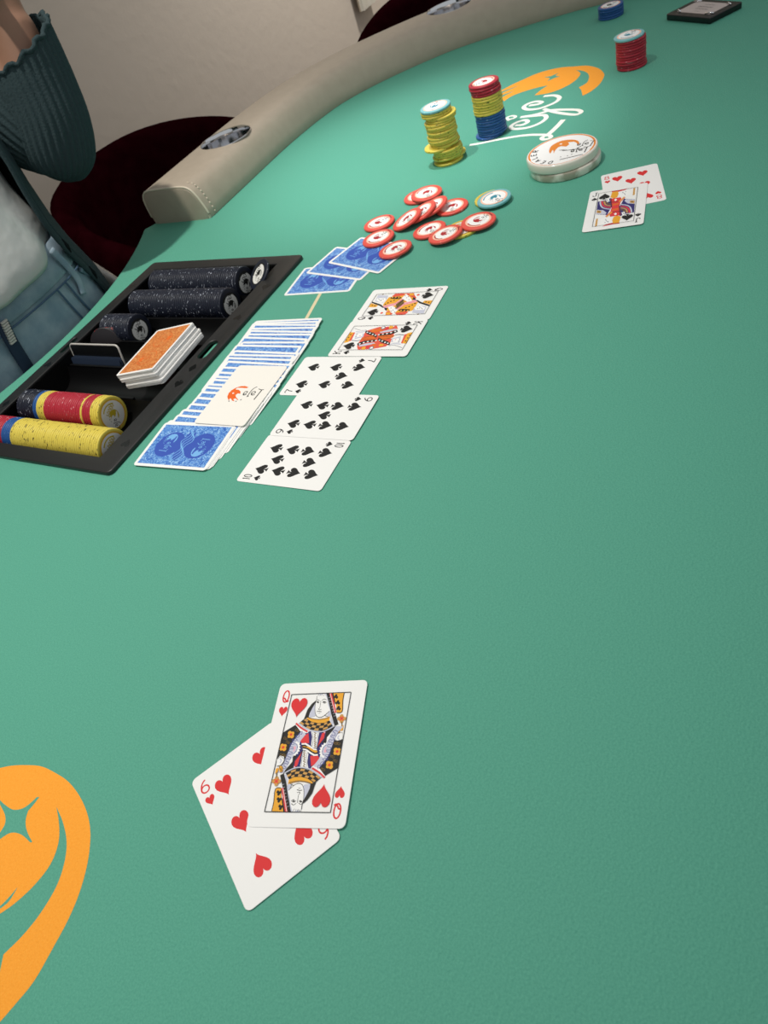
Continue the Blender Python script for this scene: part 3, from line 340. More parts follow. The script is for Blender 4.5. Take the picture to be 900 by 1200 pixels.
 'cut_letters':[([(9.0,-16.2),(7.6,-20.4),(8.4,-23.2)],0.9),([(7.1,-21.1),(0.7,-20.7),(-7.2,-20.3)],1.3),([(12.2,-12.6),(8.5,-9.8),(3.8,-9.1),(-0.8,-9.3),(-3.7,-9.3)],1.0),([(0.8,-12.0),(2.0,-15.1),(4.3,-15.3),(4.6,-12.4),(1.7,-11.6),(-0.6,-14.0),(0.1,-16.9)],1.0),([(-0.2,-2.8),(1.4,-5.4),(4.1,-5.5),(3.9,-2.7),(0.4,-2.5),(-1.2,-4.2),(0.1,-6.7)],1.0),([(-2.2,-9.2),(-2.7,-10.8)],1.4),([(-8.7,-4.2),(-7.4,-5.6)],1.0),([(-10.8,0.3),(-10.4,-1.2)],1.0),([(-10.6,9.1),(-11.2,7.4)],1.0)],
 'button_crescent':[(19.4,-6.4),(22.5,1.6),(21.8,10.2),(17.1,17.6),(10.8,22.2),(3.5,22.4),(-4.3,19.0),(-11.6,8.8),(-13.5,1.1),(-8.9,6.8),(-6.7,7.7),(-11.1,-2.5),(-5.9,4.4),(0.7,9.3),(4.0,8.5),(6.8,2.1),(12.3,4.5),(13.7,11.0),(18.7,6.3),(19.2,0.3),(17.3,-5.4)],
 'line':[(3.4,714.4),(11.8,727.9),(2.4,715.3)]}
# ------------------------------------------------------------------ the room
def struct(o): o['kind'] = 'structure'; return o
def room():
    mb = MB(); mb.box((-3000, -2500, -40), (5200, 5200, 0), 'carpet'); o = mb.build('floor'); struct(o)
    mb = MB(); mb.box((-2200, 0, 0), (3700, 80, 2600), 'plaster'); o = mb.build('wall_back'); o.location = P(0, 1760, -760); o.rotation_euler = (0, 0, EA); struct(o)
    mb = MB(); mb.box((0, -3200, 0), (80, 80, 2600), 'plaster'); o = mb.build('wall_right'); o.location = P(3700, 1760, -760); o.rotation_euler = (0, 0, EA); struct(o)
room()
# ------------------------------------------------------------------ the card table
S0 = 462.0                                       # middle of the dealer side
right_in = [(797, 810), (900, 811), (1010, 812), (1080, 808), (1130, 802), (1188, 789), (1240, 762), (1285, 728), (1335, 680), (1372, 634), (1403, 570), (1430, 500), (1450, 430), (1457, 360)]
right_in = right_in + [(a, 720 - b) for a, b in reversed(right_in[:-1])]
in_loop = right_in[:-1] + [(797, -90)] + [(2 * S0 - a, b) for a, b in reversed(right_in)]          # from the right rail end round to the left rail end
in_path = smoothpath(in_loop, 3)
def normals(path):
    out = []
    for k in range(len(path)):
        a, b = path[max(k - 1, 0)], path[min(k + 1, len(path) - 1)]
        d = Vector((b[0] - a[0], b[1] - a[1])).normalized(); out.append(Vector((-d.y, d.x)))
    return out
nrm = normals(in_path)
def offs(k, u): return (in_path[k][0] + nrm[k].x * u, in_path[k][1] + nrm[k].y * u)
def notch(s): return 855 + .00095 * (s - S0) ** 2
table = empty('poker_table', P(S0, 360, -760), EA)
tag(table, 'green felt poker table with beige padded rail and printed orange crescent logos', 'table')
TL = lambda s, t, z=0: (s - S0, t - 360, z)       # table-local mm; the Empty stands on the floor
zf = 760
def up(o, z=zf): o.location.z = z * .001; return o
outer = [offs(k, 112) for k in range(len(in_path))]
outline = [TL(797 - 2, 935)[:2]] + [TL(*q)[:2] for q in outer[1:-1]] + [TL(2 * S0 - 795, 935)[:2]]
ns = [2 * S0 - 775 + k * (1550 - 2 * S0) / 40 for k in range(41)]
outline += [TL(q, notch(q))[:2] for q in ns]
hole = [TL(*q)[:2] for q in ((294, 586), (294, 806), (646, 806), (646, 586))]
felt = up(flatcurve('felt_top', [outline, hole], 34, 11, 'felt', table))
# body below: apron and pedestals
ap = [TL(*offs(k, 30))[:2] for k in range(len(in_path))] + [TL(q, notch(q) - 60)[:2] for q in ns[::4]]
mb = MB(); mb.grid([[(x, y, z) for x, y in ap] for z in (560, 655)], 'wood_dark', True, True); mb.build('apron', table, fix=True)
for sx in (-560, 560):
    mb = MB(); mb.box((sx - 60, -180, 40), (sx + 60, 180, 565), 'wood_dark'); mb.build('pedestal', table)
    mb = MB(); mb.box((sx - 80, -330, 0), (sx + 80, 330, 45), 'wood_dark'); mb.build('pedestal_foot', table)
# padded rail ------------------------------------------------------
SEC = [(3, -8), (-1, 4), (1, 16), (5, 29), (10, 40), (17, 47.5), (29, 51.3), (60, 52.5), (99, 52), (111.5, 49), (118.5, 41), (121, 28), (121.5, 10), (118, -20), (112, -42), (60, -44), (20, -30)]
mb = MB(); rows = []
dense = [k for k in range(len(in_path))]
for k in dense:
    rows.append([TL(*offs(k, u), z) for u, z in SEC])
def capring(k, fac, shift):
    d = Vector((in_path[1][0] - in_path[0][0], in_path[1][1] - in_path[0][1])).normalized()
    if k: d = Vector((in_path[-2][0] - in_path[-1][0], in_path[-2][1] - in_path[-1][1])).normalized()
    out = []
    for u, z in SEC:
        uu, zz = 60 + (u - 60) * fac, 10 + (z - 10) * fac
        a, b = offs(k, uu); out.append(TL(a - d.x * shift, b - d.y * shift, zz))
    return out
rows = [capring(0, .80, 9), capring(0, .93, 7.5)] + rows + [capring(len(in_path) - 1, .93, 7.5), capring(len(in_path) - 1, .80, 9)]
mb.grid(rows, 'leather', True, True)
rail = up(mb.build('padded_rail', table)); autosmooth(rail, 50)
cups = [(960, 873), (1444, 666)] + [(1444, 54), (960, -153), (-36, -153)]
cutter = MB()
for cs, ct in cups:
    x, y, _ = TL(cs, ct); cutter.grid([[(x + 43.6 * math.cos(2 * math.pi * j / 36), y + 43.6 * math.sin(2 * math.pi * j / 36), z) for j in range(36)] for z in (-30, 90)], 'leather', True, True)
co = up(cutter.build('cutter', table, fix=True))
bo = rail.modifiers.new('b', 'BOOLEAN'); bo.object = co; bo.operation = 'DIFFERENCE'; bo.solver = 'EXACT'
bpy.context.view_layer.update()
me = bpy.data.meshes.new_from_object(rail.evaluated_get(bpy.context.evaluated_depsgraph_get())); rail.modifiers.clear()
old = rail.data; rail.data = me; bpy.data.objects.remove(co)
for cs, ct in cups:
    mb = MB(); mb.lathe([(0.01, -22), (38, -22), (41.5, -18), (43, 40), (43.3, 50.4), (43.9, 51.6), (45, 51.8), (45.4, 51), (44.5, 50), (43.4, 48), (43.4, -24), (0.01, -24)], 'steel', 48)
    
    for i, (x, y, z) in enumerate(mb.v):                                # faint ripple added to the wall to draw vertical streaks of reflected light
        r = math.hypot(x, y)
        if 40 < r < 43.45 and z < 49: g = 1 + .006 * math.sin(9 * math.atan2(y, x)) * (1 if z > 30 else .5); mb.v[i] = (x * g, y * g, z)
    c = mb.build('cup_holder', rail); autosmooth(c, 50); c.location = Vector(TL(cs, ct, 0)) * .001
# piping round the rail ends
for k in (0, len(in_path) - 1):
    ring = capring(k, .965, 5.5)[:13]
    mb = MB(); mb.tube(smoothpath(ring, 3), 1.7, 'piping', 8); c = mb.build('piping', rail, True)
# stitches along the front corner of the near end
mb = MB()
q = smoothpath(capring(0, 1.0, -7)[1:7], 4)
for k in range(0, len(q) - 1, 2):
    mb.tube([q[k], q[k + 1]], 1.0, 'piping', 6)
tag(mb.build('stitching', rail, True), kind='stuff')
# printed marks on the felt
def felt_print(name, fn):
    pr = Print(.05, .02); fn(pr); o = pr.build(name, felt)
    m = Matrix.Rotation(-EA, 4, 'Z') @ Matrix.Translation(-Vector((P(S0, 360).x, P(S0, 360).y, 0)))
    o.data.transform(m); return o
felt_print('printed_crescent', lambda pr: (pr.poly(DATA['far_crescent'], 'felt_orange', 4), pr.poly(DATA['far_star'], 'felt')))
def letters(pr):
    for q, wd in DATA['far_letters']: pr.stroke(q, wd * 1.05, 'felt_white', 5)
tag(felt_print('printed_lettering', letters), 'white script lettering printed beside the far orange crescent')
felt_print('printed_crescent', lambda pr: (pr.poly(DATA['near_arm'], 'felt_orange', 5), pr.poly(DATA['near_slit'], 'felt', 4), pr.poly(DATA['near_star'], 'felt', 4)))
felt_print('printed_line', lambda pr: pr.stroke([(-1.5, 706), (58, 801)], 4.2, 'felt_line'))
# ------------------------------------------------------------------ the chip tray let into the table
TS, TT = 469.5, 690.0
tray = empty('chip_tray', P(TS, TT, 0), EA)
tag(tray, 'black plastic dealer chip tray set into the felt at the dealer side', 'tray')
TQ = lambda s, t: (s - TS, t - TT)
hole_in = [TQ(296, 588), TQ(296, 803), TQ(642, 803), TQ(642, 588)]
oval = [(x + TQ(469, 575)[0], y + TQ(469, 575)[1]) for x, y in rrect(32, 13, 6.4, 5)]
oval2 = [(x + TQ(469, 813)[0], y + TQ(469, 813)[1]) for x, y in rrect(31, 8, 3.9, 5)]
rim = flatcurve('rim', [[(a + 0, b + 0) for a, b in rrect(384, 264, 6, 4)], hole_in[::-1], oval[::-1], oval2[::-1]], 4.4, 1.4, 'tray_black', tray, 4.6)
rows_s = [320, 370, 420, 470, 521, 571, 621]
prof = [(296, 1), (297, -8)]
for c in rows_s:
    prof += [(c + 22.5 * math.cos(a), -8 + 22.3 * math.sin(a)) for a in [math.pi + math.pi * k / 10 for k in range(1, 10)]] + [(c + 23.5, -9)]
prof = prof[:-1] + [(641, -8), (642, 1)]
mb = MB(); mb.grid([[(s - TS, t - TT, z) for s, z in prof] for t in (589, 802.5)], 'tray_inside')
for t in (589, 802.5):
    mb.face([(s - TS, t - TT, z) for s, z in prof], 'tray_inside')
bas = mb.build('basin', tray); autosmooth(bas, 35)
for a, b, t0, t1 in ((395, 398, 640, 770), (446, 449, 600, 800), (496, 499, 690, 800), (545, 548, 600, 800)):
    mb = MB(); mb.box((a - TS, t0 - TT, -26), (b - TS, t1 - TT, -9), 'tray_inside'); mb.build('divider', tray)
for k, (s, t, sh) in enumerate(((529, 572, 'h'), (409, 572, 's'), (436, 572, 'd'), (318, 570, 'h'), (590, 572, 's'), (355, 811, 'd'), (430, 811, 'h'), (600, 812, 's'))):
    pr = Print(4.62, .01); x, y = TQ(s, t)
    if sh == 'h': pr.heart(x, y, 11, 11, 'tray_mark', rot=90)
    elif sh == 's': pr.spade(x, y, 11, 13, 'tray_mark', rot=90)
    else: pr.poly([(x - 7, y), (x, y - 5), (x + 7, y), (x, y + 5)], 'tray_mark')
    pr.build('suit_mark', tray)
# ------------------------------------------------------------------ playing cards
CW, CH, CT = 59.4, 88.9, .3
def card_mesh(key, m, t=CT, w=CW, h=CH, r=3.4):
    mb = MB(); o = rrect(w, h, r, 4); i = rrect(w - .14, h - .14, r, 4)
    mb.grid([[(x, y, 0) for x, y in i], [(x, y, .06) for x, y in o], [(x, y, t - .06) for x, y in o], [(x, y, t) for x, y in i]], m, True, True)
    me = mb.mesh(key); bm = bmesh.new(); bm.from_mesh(me); bmesh.ops.recalc_face_normals(bm, faces=bm.faces); bm.to_mesh(me); bm.free(); return me
BODY = card_mesh('card', 'paper')
def place(me, name, loc, ang, tilt=(0, 0), parent=None):
    """tilt = rise of the local x and y axes (slopes)"""
    o = bpy.data.objects.new(name, me); COL.objects.link(o); o.parent = parent
    xx = Vector((math.cos(ang), math.sin(ang), tilt[0])).normalized(); yy = Vector((-math.sin(ang), math.cos(ang), tilt[1])); zz = xx.cross(yy).normalized(); yy = zz.cross(xx)
    m = Matrix.Identity(4)
    for k in range(3): m[k][0], m[k][1], m[k][2] = xx[k], yy[k], zz[k]
    m.translation = loc; o.matrix_world = m; return o
def face_card(x, y, deg, z, label, fill, tilt=(0, 0), group=None):
    o = place(BODY, 'playing_card', X(x, y, z), R(deg), tilt); tag(o, label, 'playing card', group); fill(o); return o
def part(o, name, fn, z=CT + .02, step=.0025):
    pr = Print(z, step); fn(pr); return pr.build(name, o)
COLS = {2: 13.2}
LAY = {6: [(-1, 26.8), (1, 26.8), (-1, 0), (1, 0), (-1, -26.8), (1, -26.8)],
       7: [(-1, 26.5), (1, 26.5), (-1, .3), (1, .3), (-1, -26.5), (1, -26.5), (0, -13.1)],
       8: [(-1, 26.8), (1, 26.8), (-1, 0), (1, 0), (-1, -26.8), (1, -26.8), (0, 14.5), (0, -14.5)],
       9: [(-1, 26.6), (1, 26.6), (-1, 8.7), (1, 8.7), (-1, -8.3), (1, -8.3), (-1, -26.2), (1, -26.2), (0, 0.1)],
       10: [(-1, 26.6), (1, 26.6), (-1, 8.6), (1, 8.6), (-1, -8.4), (1, -8.4), (-1, -26.4), (1, -26.4), (0, 17.4), (0, -17.2)]}
def index(o, txt, suit, c):
    for sg in (1, -1):
        def f(pr, sg=sg):
            rot = 0 if sg == 1 else 180
            if txt == '10':
                pr.glyph('1', sg * -25.6, sg * 35.2, 2.4, 8.2, .85, c, rot); pr.glyph('0', sg * -22.4, sg * 35.2, 3.3, 8.4, .85, c, rot)
            else: pr.glyph(txt, sg * -23.7, sg * 35.2, 5.4, 8.3, .95, c, rot)
        part(o, 'index', f)
        part(o, 'index_pip', lambda pr, sg=sg: (pr.heart if suit == 'h' else pr.spade)(sg * -23.6, sg * 24.8, 5.9, 6.8, c, sg < 0))
def pips(n, suit):
    c = 'pip' if suit == 'h' else 'spade'
    def f(o):
        index(o, str(n), suit, c)
        for cx, cy in LAY[n]:
            fl = cy < -.2 if not (n == 7 and cx == 0) else True
            if n == 9 and cx == 0: fl = False
            part(o, 'pip', lambda pr: (pr.heart if suit == 'h' else pr.spade)(cx * 13.1, cy, 10.8 if suit == 'h' else 11.2, 13 if suit == 'h' else 13.6, c, fl))
    return f
def items(pr, its, rot=0, base=False):
    T = lambda pts: pr.tr(pts, 0, 0, rot)
    for it in its:
        if (it[0] == 'b') != base: continue
        if it[0] in 'pb': pr.poly(T(it[2]), it[1])
        elif it[0] == 's': pr.stroke(T(it[2]), it[3], it[1], 3)
        else: pr.disc(*T(it[2])[0], it[3], it[1], 12)
def court(letter, suit, its, frame=(-20, 36.2)):
    c = 'pip' if suit == 'h' else 'spade'; fx, fy = abs(frame[0]), frame[1]
    def f(o):
        index(o, letter, suit, c)
        part(o, 'court_picture', lambda pr: ((pr.poly(DATA['QHbase'], 'navy') if letter == 'Q' and suit == 'h' else None), items(pr, its, 0, True), items(pr, its), items(pr, its, 180)))
        def fr(pr):
            for a, b in (((-fx, -fy), (fx, -fy)), ((fx, -fy), (fx, fy)), ((fx, fy), (-fx, fy)), ((-fx, fy), (-fx, -fy))): pr.stroke([a, b], .42, 'black', 0)
        part(o, 'picture_frame', fr, CT + .5)
        for sg in (1, -1):
            part(o, 'pip', lambda pr: (pr.heart if suit == 'h' else pr.spade)(sg * -13.3, sg * 27, 10.9, 13, c, sg < 0), CT + .46)
    return f
D2 = 57.29578
face_card(-129.591, 203.767, .281 * D2, .45, 'six of hearts, half under the queen of hearts on the near felt', pips(6, 'h'), (.002, -.008))
face_card(-95.0, 225.5, -.4165 * D2, 1.0, 'queen of hearts lying on the six of hearts, largest card', court('Q', 'h', DATA['QH']), (0.014, -.006))
face_card(-54.146, 489.805, .848 * D2, .42, 'ten of spades, nearest of the five face-up spade cards in a row', pips(10, 's'), (0, -.008))
face_card(-15.26, 533.696, .865 * D2, .85, 'nine of spades in the row of five cards, overlapping the ten of spades', pips(9, 's'), (0, -.008))
face_card(4.159, 590.885, .870 * D2, .42, 'seven of spades, middle of the five-card row', pips(7, 's'), (0, -.008))
face_card(62.25, 620.012, .861 * D2, .85, 'king of spades between the seven and the queen in the row of five', court('K', 's', DATA['KS']), (0, -.008))
face_card(100.388, 664.477, .872 * D2, .42, 'queen of spades at the far end of the five-card row', court('Q', 's', DATA['QS']), (0, -.008))
face_card(381.343, 698.422, -.438 * D2, .05, 'eight of hearts partly under the jack of spades, near the dealer button', pips(8, 'h'))
face_card(347.474, 671.976, -.581 * D2, .75, 'jack of spades lying across the eight of hearts', court('J', 's', DATA['JS']), (.008, -.004))
# card backs --------------------------------------------------------
def back_fn(pr): pr.poly([(-26.4, -41), (26.4, -41), (26.4, 41), (-26.4, 41)], 'back_blue')
pr = Print(CT + .02); back_fn(pr); BACK = pr.mesh('back_pattern')
pr = Print(CT + .04); pr.disc(0, 0, 20, 'royal', 30, 6.5)
for sg in (1, -1):
    pr.ring(0, sg * 19, 16.2, 20.5, 'lightblue', 0, 360, 40) if False else None
    pr.disc(0, sg * 18.6, 16.5, 'royal', 36, 15.6)
for k in range(4): pr.stroke([(-20 + 5 * q, (3.9 - 2.6 * k) + 2.8 * math.sin(q * 1.6 + k * .8)) for q in range(9)], .8, 'lightblue', 4)
pr.poly([(-21, -5), (-19, 5), (19, 5), (21, -5)], 'royal') if False else None
for sg in (1, -1): pr.logo(0 + sg * 4, sg * 18.6 + sg * 3, .62, 0 if sg > 0 else 180, 'lightblue', 'lightblue')
EMB = pr.mesh('back_emblem')
ORD = ['', 'first', 'second', 'third', 'fourth', 'fifth', 'sixth', 'seventh', 'eighth', 'ninth', 'tenth', 'eleventh', 'twelfth', 'thirteenth', 'fourteenth', 'fifteenth', 'sixteenth', 'seventeenth', 'eighteenth', 'nineteenth', 'twentieth']
TENS = {2: 'twenty', 3: 'thirty', 4: 'forty', 5: 'fifty'}
def nth(k):
    if k <= 20: return ORD[k]
    return TENS[k // 10][:-1] + 'ieth' if k % 10 == 0 else TENS[k // 10] + '-' + ORD[k % 10]
def blue_card(x, y, deg, z, label, tilt=(0, 0), group='blue-backed cards spread face down', emblem=True):
    o = place(BODY, 'playing_card', X(x, y, z), R(deg), tilt); tag(o, label, 'playing card', group)
    for me, nm in ((BACK, 'back_pattern'),) + (((EMB, 'back_emblem'),) if emblem else ()):
        c = bpy.data.objects.new(nm, me); COL.objects.link(c); c.parent = o
    return o
blue_card(45.2, 786, 51.5, .05, 'blue-backed card at the bottom left of the three discards beside the red chips', group='three discarded blue-backed cards')
blue_card(76.7, 802.1, 35.5, .5, 'blue-backed card in the middle of the three discards beside the red chips', (.004, .004), group='three discarded blue-backed cards')
blue_card(103.7, 798.2, 29.7, 1.0, 'blue-backed discard lying under two red chips', (.004, .004), group='three discarded blue-backed cards')
far = [365.7, 374.5, 383.5, 392.8, 402.3, 409, 415, 421.8, 427.5, 433.8, 442.7, 451.7, 458.5, 464.5, 470, 480.6, 487, 494, 501, 506.5, 512.3, 518.5, 522.5, 527]
lft = [538.8, 537, 534.3, 534.1, 533.9, 534, 534.2, 531.8, 532.5, 533.1, 533.9, 534.7, 537.7, 539.9, 537.6, 541, 535.9, 541.2, 537.9, 539.5, 540.6, 540.9, 543, 541.5]
jit = [0, .8, .3, -.5, .4, -.8, .6, -.4, .8, -.2, .5, -.7, .3, 1., -.6, .5, 1.8, -.8, 1.0, -.3, 2.2, .4, 2.6, 4.0]
TI = .05
n_sp = len(far)
for k in range(n_sp):                                                # k = 0 lies highest (nearest), the last lies on the felt
    s, t = far[k] - CW / 2, lft[k] - CH / 2
    v = E2 * s + N2 * t
    lab = nth(n_sp - k) + ' card from the far end of the spread blue-backed deck beside the tray'
    # jit turns about the card's left far corner region
    blue_card(v.x, v.y, 47.55 + jit[k], CW / 2 * TI + .12, lab, (TI, 0), emblem=False)
topc = E2 * 0
for k, (dx, dy, dr) in enumerate(((6, -5, -2.), (3, -3.5, -1), (4.5, -2, .5), (1.5, -1.2, -.6), (0, 0, 0))):
    bx, by = -149.3 + 1.2, 576.9 + .4
    nm = 'topmost blue-backed card at the near end of the spread deck, both oval emblems in view' if k == 4 else nth(5 - k) + ' card down in the squared pile at the near end of the spread blue deck'
    a = R(52.0)
    o = blue_card(bx + dx * math.cos(a) - dy * math.sin(a), by + dx * math.sin(a) + dy * math.cos(a), 51.3 + dr, 1.15 + .32 * k, nm, (.02, 0), emblem=k == 4)
CUT = card_mesh('cut_card', 'cut_white', .6, 62, 89.5, 3.6)
v = E2 * 400.4 + N2 * 478.8
cc = place(CUT, 'cut_card', X(v.x, v.y, 3.9), EA - math.pi / 2 + R(2.2), (-.006, .0))
tag(cc, 'white plastic cut card with orange crescent logo on the spread deck', 'cut card')
def cutp(pr):
    T = lambda q: [(-b, a) for a, b in q]
    rel = E2 * 400.4 + N2 * 478.8 - Vector((-83.3, 618.3))
    dx, dy = rel.dot(E2), rel.dot(N2)
    T = lambda q: [(-(b - dy), a - dx) for a, b in q]
    pr.poly(T(DATA['cut_logo']), 'logo'); pr.poly(T(DATA['cut_star']), 'white')
    for q, wd in DATA['cut_letters']: pr.stroke(T(q), wd * .95, 'black')
part(cc, 'printed_logo', cutp, .62)
# orange deck in the tray ---------------------------------------------
OB = card_mesh('card', 'paper', .33); pr = Print(.35); pr.poly([(-26.6, -41.4), (26.6, -41.4), (26.6, 41.4), (-26.6, 41.4)], 'back_orange'); OBK = pr.mesh('back_pattern')
offx = [(0, 0)] * 14 + [(1.6, -1.5)] * 12 + [(3.6, .5)] * 10 + [(5.5, -2.5)] * 15
ang = -.632
top = P(455, 638, 14)
nrmz = Vector((-.12 * math.cos(ang) - .026 * math.sin(ang), -.12 * math.sin(ang) + .026 * math.cos(ang), 1)).normalized()
for k in range(51):
    dx, dy = offx[k]; dx += random.uniform(-.35, .35); dy += random.uniform(-.35, .35)
    loc = top - nrmz * (.345e-3 * k + .33e-3) + Vector((math.cos(ang), math.sin(ang), .12)) * dx * .001 + Vector((-math.sin(ang), math.cos(ang), -.026)) * dy * .001
    o = place(OB, 'playing_card', loc, ang + R(random.uniform(-.4, .4)), (.12, -.026))
    if k == 0:
        tag(o, 'orange-backed card on top of the deck resting in the tray', 'playing card', 'deck of orange-backed cards')
        c = bpy.data.objects.new('back_pattern', OBK); COL.objects.link(c); c.parent = o
        pr = Print(.37)
        for sg in (1, -1): pr.ring(0, sg * 17, 12, 12.8, 'orange', 0, 360, 30); pr.logo(sg * 3, sg * 19, .5, 0 if sg > 0 else 180, 'orange', 'orange')
        pr.build('back_emblem', o)
    else: tag(o, 'white-edged card within the orange-backed deck resting in the tray', 'playing card', 'deck of orange-backed cards')
# cards and plaque standing in the tray
v = P(468, 762, -14)
PLQ = card_mesh('plaque', 'device_black', 1.8, 40, 88, 5)  # shade on the plaque's face put into its body colour
def upright(me, name, s, t, z, lean=0.):
    """card standing on its long edge: local y along n, local x up, face towards the near end"""
    o = bpy.data.objects.new(name, me); COL.objects.link(o)
    yy = Vector((N2.x, N2.y, 0)); xx = (Vector((0, 0, 1)) + Vector((E2.x, E2.y, 0)) * lean).normalized(); zz = xx.cross(yy)
    m = Matrix.Identity(4)
    for k in range(3): m[k][0], m[k][1], m[k][2] = xx[k], yy[k], zz[k]
    m.translation = P(s, t, z); o.matrix_world = m; return o
o = upright(PLQ, 'plastic_plaque', 460, 757, -10, .25); tag(o, 'pale-rimmed plastic plaque, face coloured dark for shade, in the tray behind the orange deck', 'plaque')
mb = MB(); q = [(x, y, .9) for x, y in rrect(40.6, 88.6, 5, 4)]; mb.tube(q + q[:1], 1.25, 'acrylic_grey', 8, cap=False); mb.build('pale_rim', o, True)
DARKC = card_mesh('card', 'navy_cloth')
for k in range(5):
    o = upright(DARKC, 'playing_card', 455 - k * 1.2, 757 + random.uniform(-1, 1), -22 + random.uniform(-.5, .5), .25)
    tag(o, 'dark blue card standing on edge in front of the pale-rimmed plaque in the tray', 'playing card', 'blue cards standing in the tray')
    o.scale = (.62, 1, 1)
    pass
# ------------------------------------------------------------------ chips
CR, CTH = 20.0, 3.3
def chip_mesh(m):
    mb = MB(); mb.lathe([(.01, 0), (18.6, 0), (19.5, .25), (19.95, .8), (20, 1.2), (20, 2.1), (19.95, 2.5), (19.5, 3.05), (18.6, 3.3), (.01, 3.3)], m, 36)
    o = mb.build('tmp'); autosmooth(o, 50); me = o.data; me.name = 'poker_chip'; bpy.data.objects.remove(o); return me
CHIP = {c: chip_mesh('chip_' + c) for c in ('yellow', 'red', 'scarlet', 'blue', 'black', 'teal', 'darkred')}
def inlay_mesh(ringc, logoc, txt, txtc, r=15.2, style=0):
    pr = Print(CTH + .01, .004)
    pr.disc(0, 0, r + 1.8, 'cream' if style == 1 else ringc, 32); pr.disc(0, 0, r, 'white' if style else 'palegrey', 32)
    if style == 1:
        pr.ring(0, 0, r - .2, r + 1.9, 'peach', 0, 360, 32)
    pr.logo(-3.2, -2.8, .58, 35, logoc, 'black')
    if txt: pr.text(txt, 2.6, 5.2, 2.5 if len(txt) > 3 else 3.8, 5.4, .8, txtc, 0 if style != 2 else 0)
    pr.ring(0, 0, 11.2, 12.6, logoc, 20, 110, 14)
    return pr.mesh('inlay')
INL = {'yellow': inlay_mesh('gold', 'olive', '10000', 'olive'), 'scarlet': inlay_mesh('cream', 'dkred', '', 'dkred', 12.8, 1), 'red': inlay_mesh('cream', 'dkred', '', 'dkred', 12.8, 1),
       'black': inlay_mesh('black', 'black', '100', 'black', 12.5), 'teal': inlay_mesh('cream', 'teal', '', 'teal', 14, 1), 'blue': inlay_mesh('palegrey', 'black', '', 'black', 13.5, 1), 'darkred': None}
def chip(col, mw, label, group, face=False):
    o = bpy.data.objects.new('poker_chip', CHIP[col]); COL.objects.link(o); o.matrix_world = mw; tag(o, label, 'poker chip', group)
    if face and INL[col]:
        c = bpy.data.objects.new('inlay', INL[col]); COL.objects.link(c); c.parent = o
    return o
def frame(loc, z, spin=0.):
    z = Vector(z).normalized(); a = Vector((1, 0, 0)); x = (a - z * a.dot(z)).normalized(); y = z.cross(x)
    c, s = math.cos(spin), math.sin(spin); xx = x * c + y * s; yy = z.cross(xx); m = Matrix.Identity(4)
    for k in range(3): m[k][0], m[k][1], m[k][2] = xx[k], yy[k], z[k]
    m.translation = loc; return m
RC = 'loose red chips in the pot'
for x, y, z, n, spin, lab in (
    (136.2, 866.3, 0.1, (-.01, .03, 1), 2.6, 'red chip at the far left of the loose pile, lying flat on the felt'),
    (123.3, 824.1, 1.6, (-.02, .03, 1), 2.7, 'leftmost red chip in the loose pile, lying over the tip of the discarded cards'),
    (131.4, 778.9, 1.7, (-.03, .06, 1), 1.2, 'red chip nearest the face-up queen of spades, lying on the blue discards'),
    (199.2, 893.5, 0.1, (0, 0, 1), .4, 'red chip mostly hidden beneath the red chip at the far end of the pile'),
    (207.1, 884.3, 3.5, (.02, -.03, 1), .7, 'red chip at the far end of the loose pile, lying on another red chip'),
    (219.5, 826.5, 0.1, (0, 0, 1), .5, 'red chip lying flat at the right of the leaning trio'),
    (199.5, 836.5, 5.2, (-.25, .10, 1), .9, 'rearmost of the three leaning red chips in the middle of the pile'),
    (184.5, 835.0, 5.4, (-.28, .11, 1), .9, 'middle one of the three leaning red chips in the pile'),
    (165.0, 833.6, 4.8, (-.29, .12, 1), .9, 'front leaning red chip, whole face in view, centre of the pile'),
    (178.5, 792.4, 0.5, (-.03, .05, 1), .9, 'red chip partly covered by the red chip on the yellow one'),
    (187.4, 759.5, 3.5, (-.05, .06, 1), 2.2, 'left one of the two red chips resting on the hidden yellow chip'),
    (226.9, 757.0, 3.5, (.02, -.01, 1), 2.6, 'right one of the two red chips resting on the hidden yellow chip')):
    chip('scarlet', frame(X(x, y, z), n, spin), lab, RC, True)
chip('yellow', frame(X(207.7, 762.6, .1), (0, 0, 1), 1), 'yellow chip almost hidden under two red chips of the loose pile', 'yellow chips lying in the pot', True)
chip('yellow', frame(X(262.3, 805.5, .1), (0, 0, 1), .3), 'yellow chip under the pale blue chip beside the red pile', 'yellow chips lying in the pot', True)
chip('teal', frame(X(261.9, 794.6, 3.5), (-.03, -.02, 1), .9), 'pale blue chip lying on a yellow chip beside the red pile', None, True)
def stack(seq, x, y, where, group, offs=None, wob=.7):
    cnt = {}; h = 0
    tot = {c: seq.count(c) for c in seq}
    for k, c in enumerate(seq):
        cnt[c] = cnt.get(c, 0) + 1
        dx, dy = (offs or {}).get(k, (0, 0)); dx += random.uniform(-wob, wob); dy += random.uniform(-wob, wob)
        top = k == len(seq) - 1
        nm = {'teal': 'pale blue'}.get(c, c)
        if tot[c] == 1: lab = nm + ' chip on top of ' + where
        else: lab = nth(cnt[c]) + ' ' + nm + ' chip from the bottom of ' + where
        o = chip(c, frame(X(x + dx, y + dy, h + .05), (0, 0, 1), random.uniform(0, 6.28)), lab, group, top)
        h += CTH + .03
so = {1: (6, 4), 2: (0, -1), 6: (-8, 2), 20: (-2.5, 1), 19: (-1.5, 1), 18: (-1.5, .5), 17: (2, 0), 16: (2, 0)}
for k in range(7, 16): so[k] = (-1.5 + .25 * (k % 4), -.5)
for k in (3, 4, 5): so[k] = (.8, -1.5)
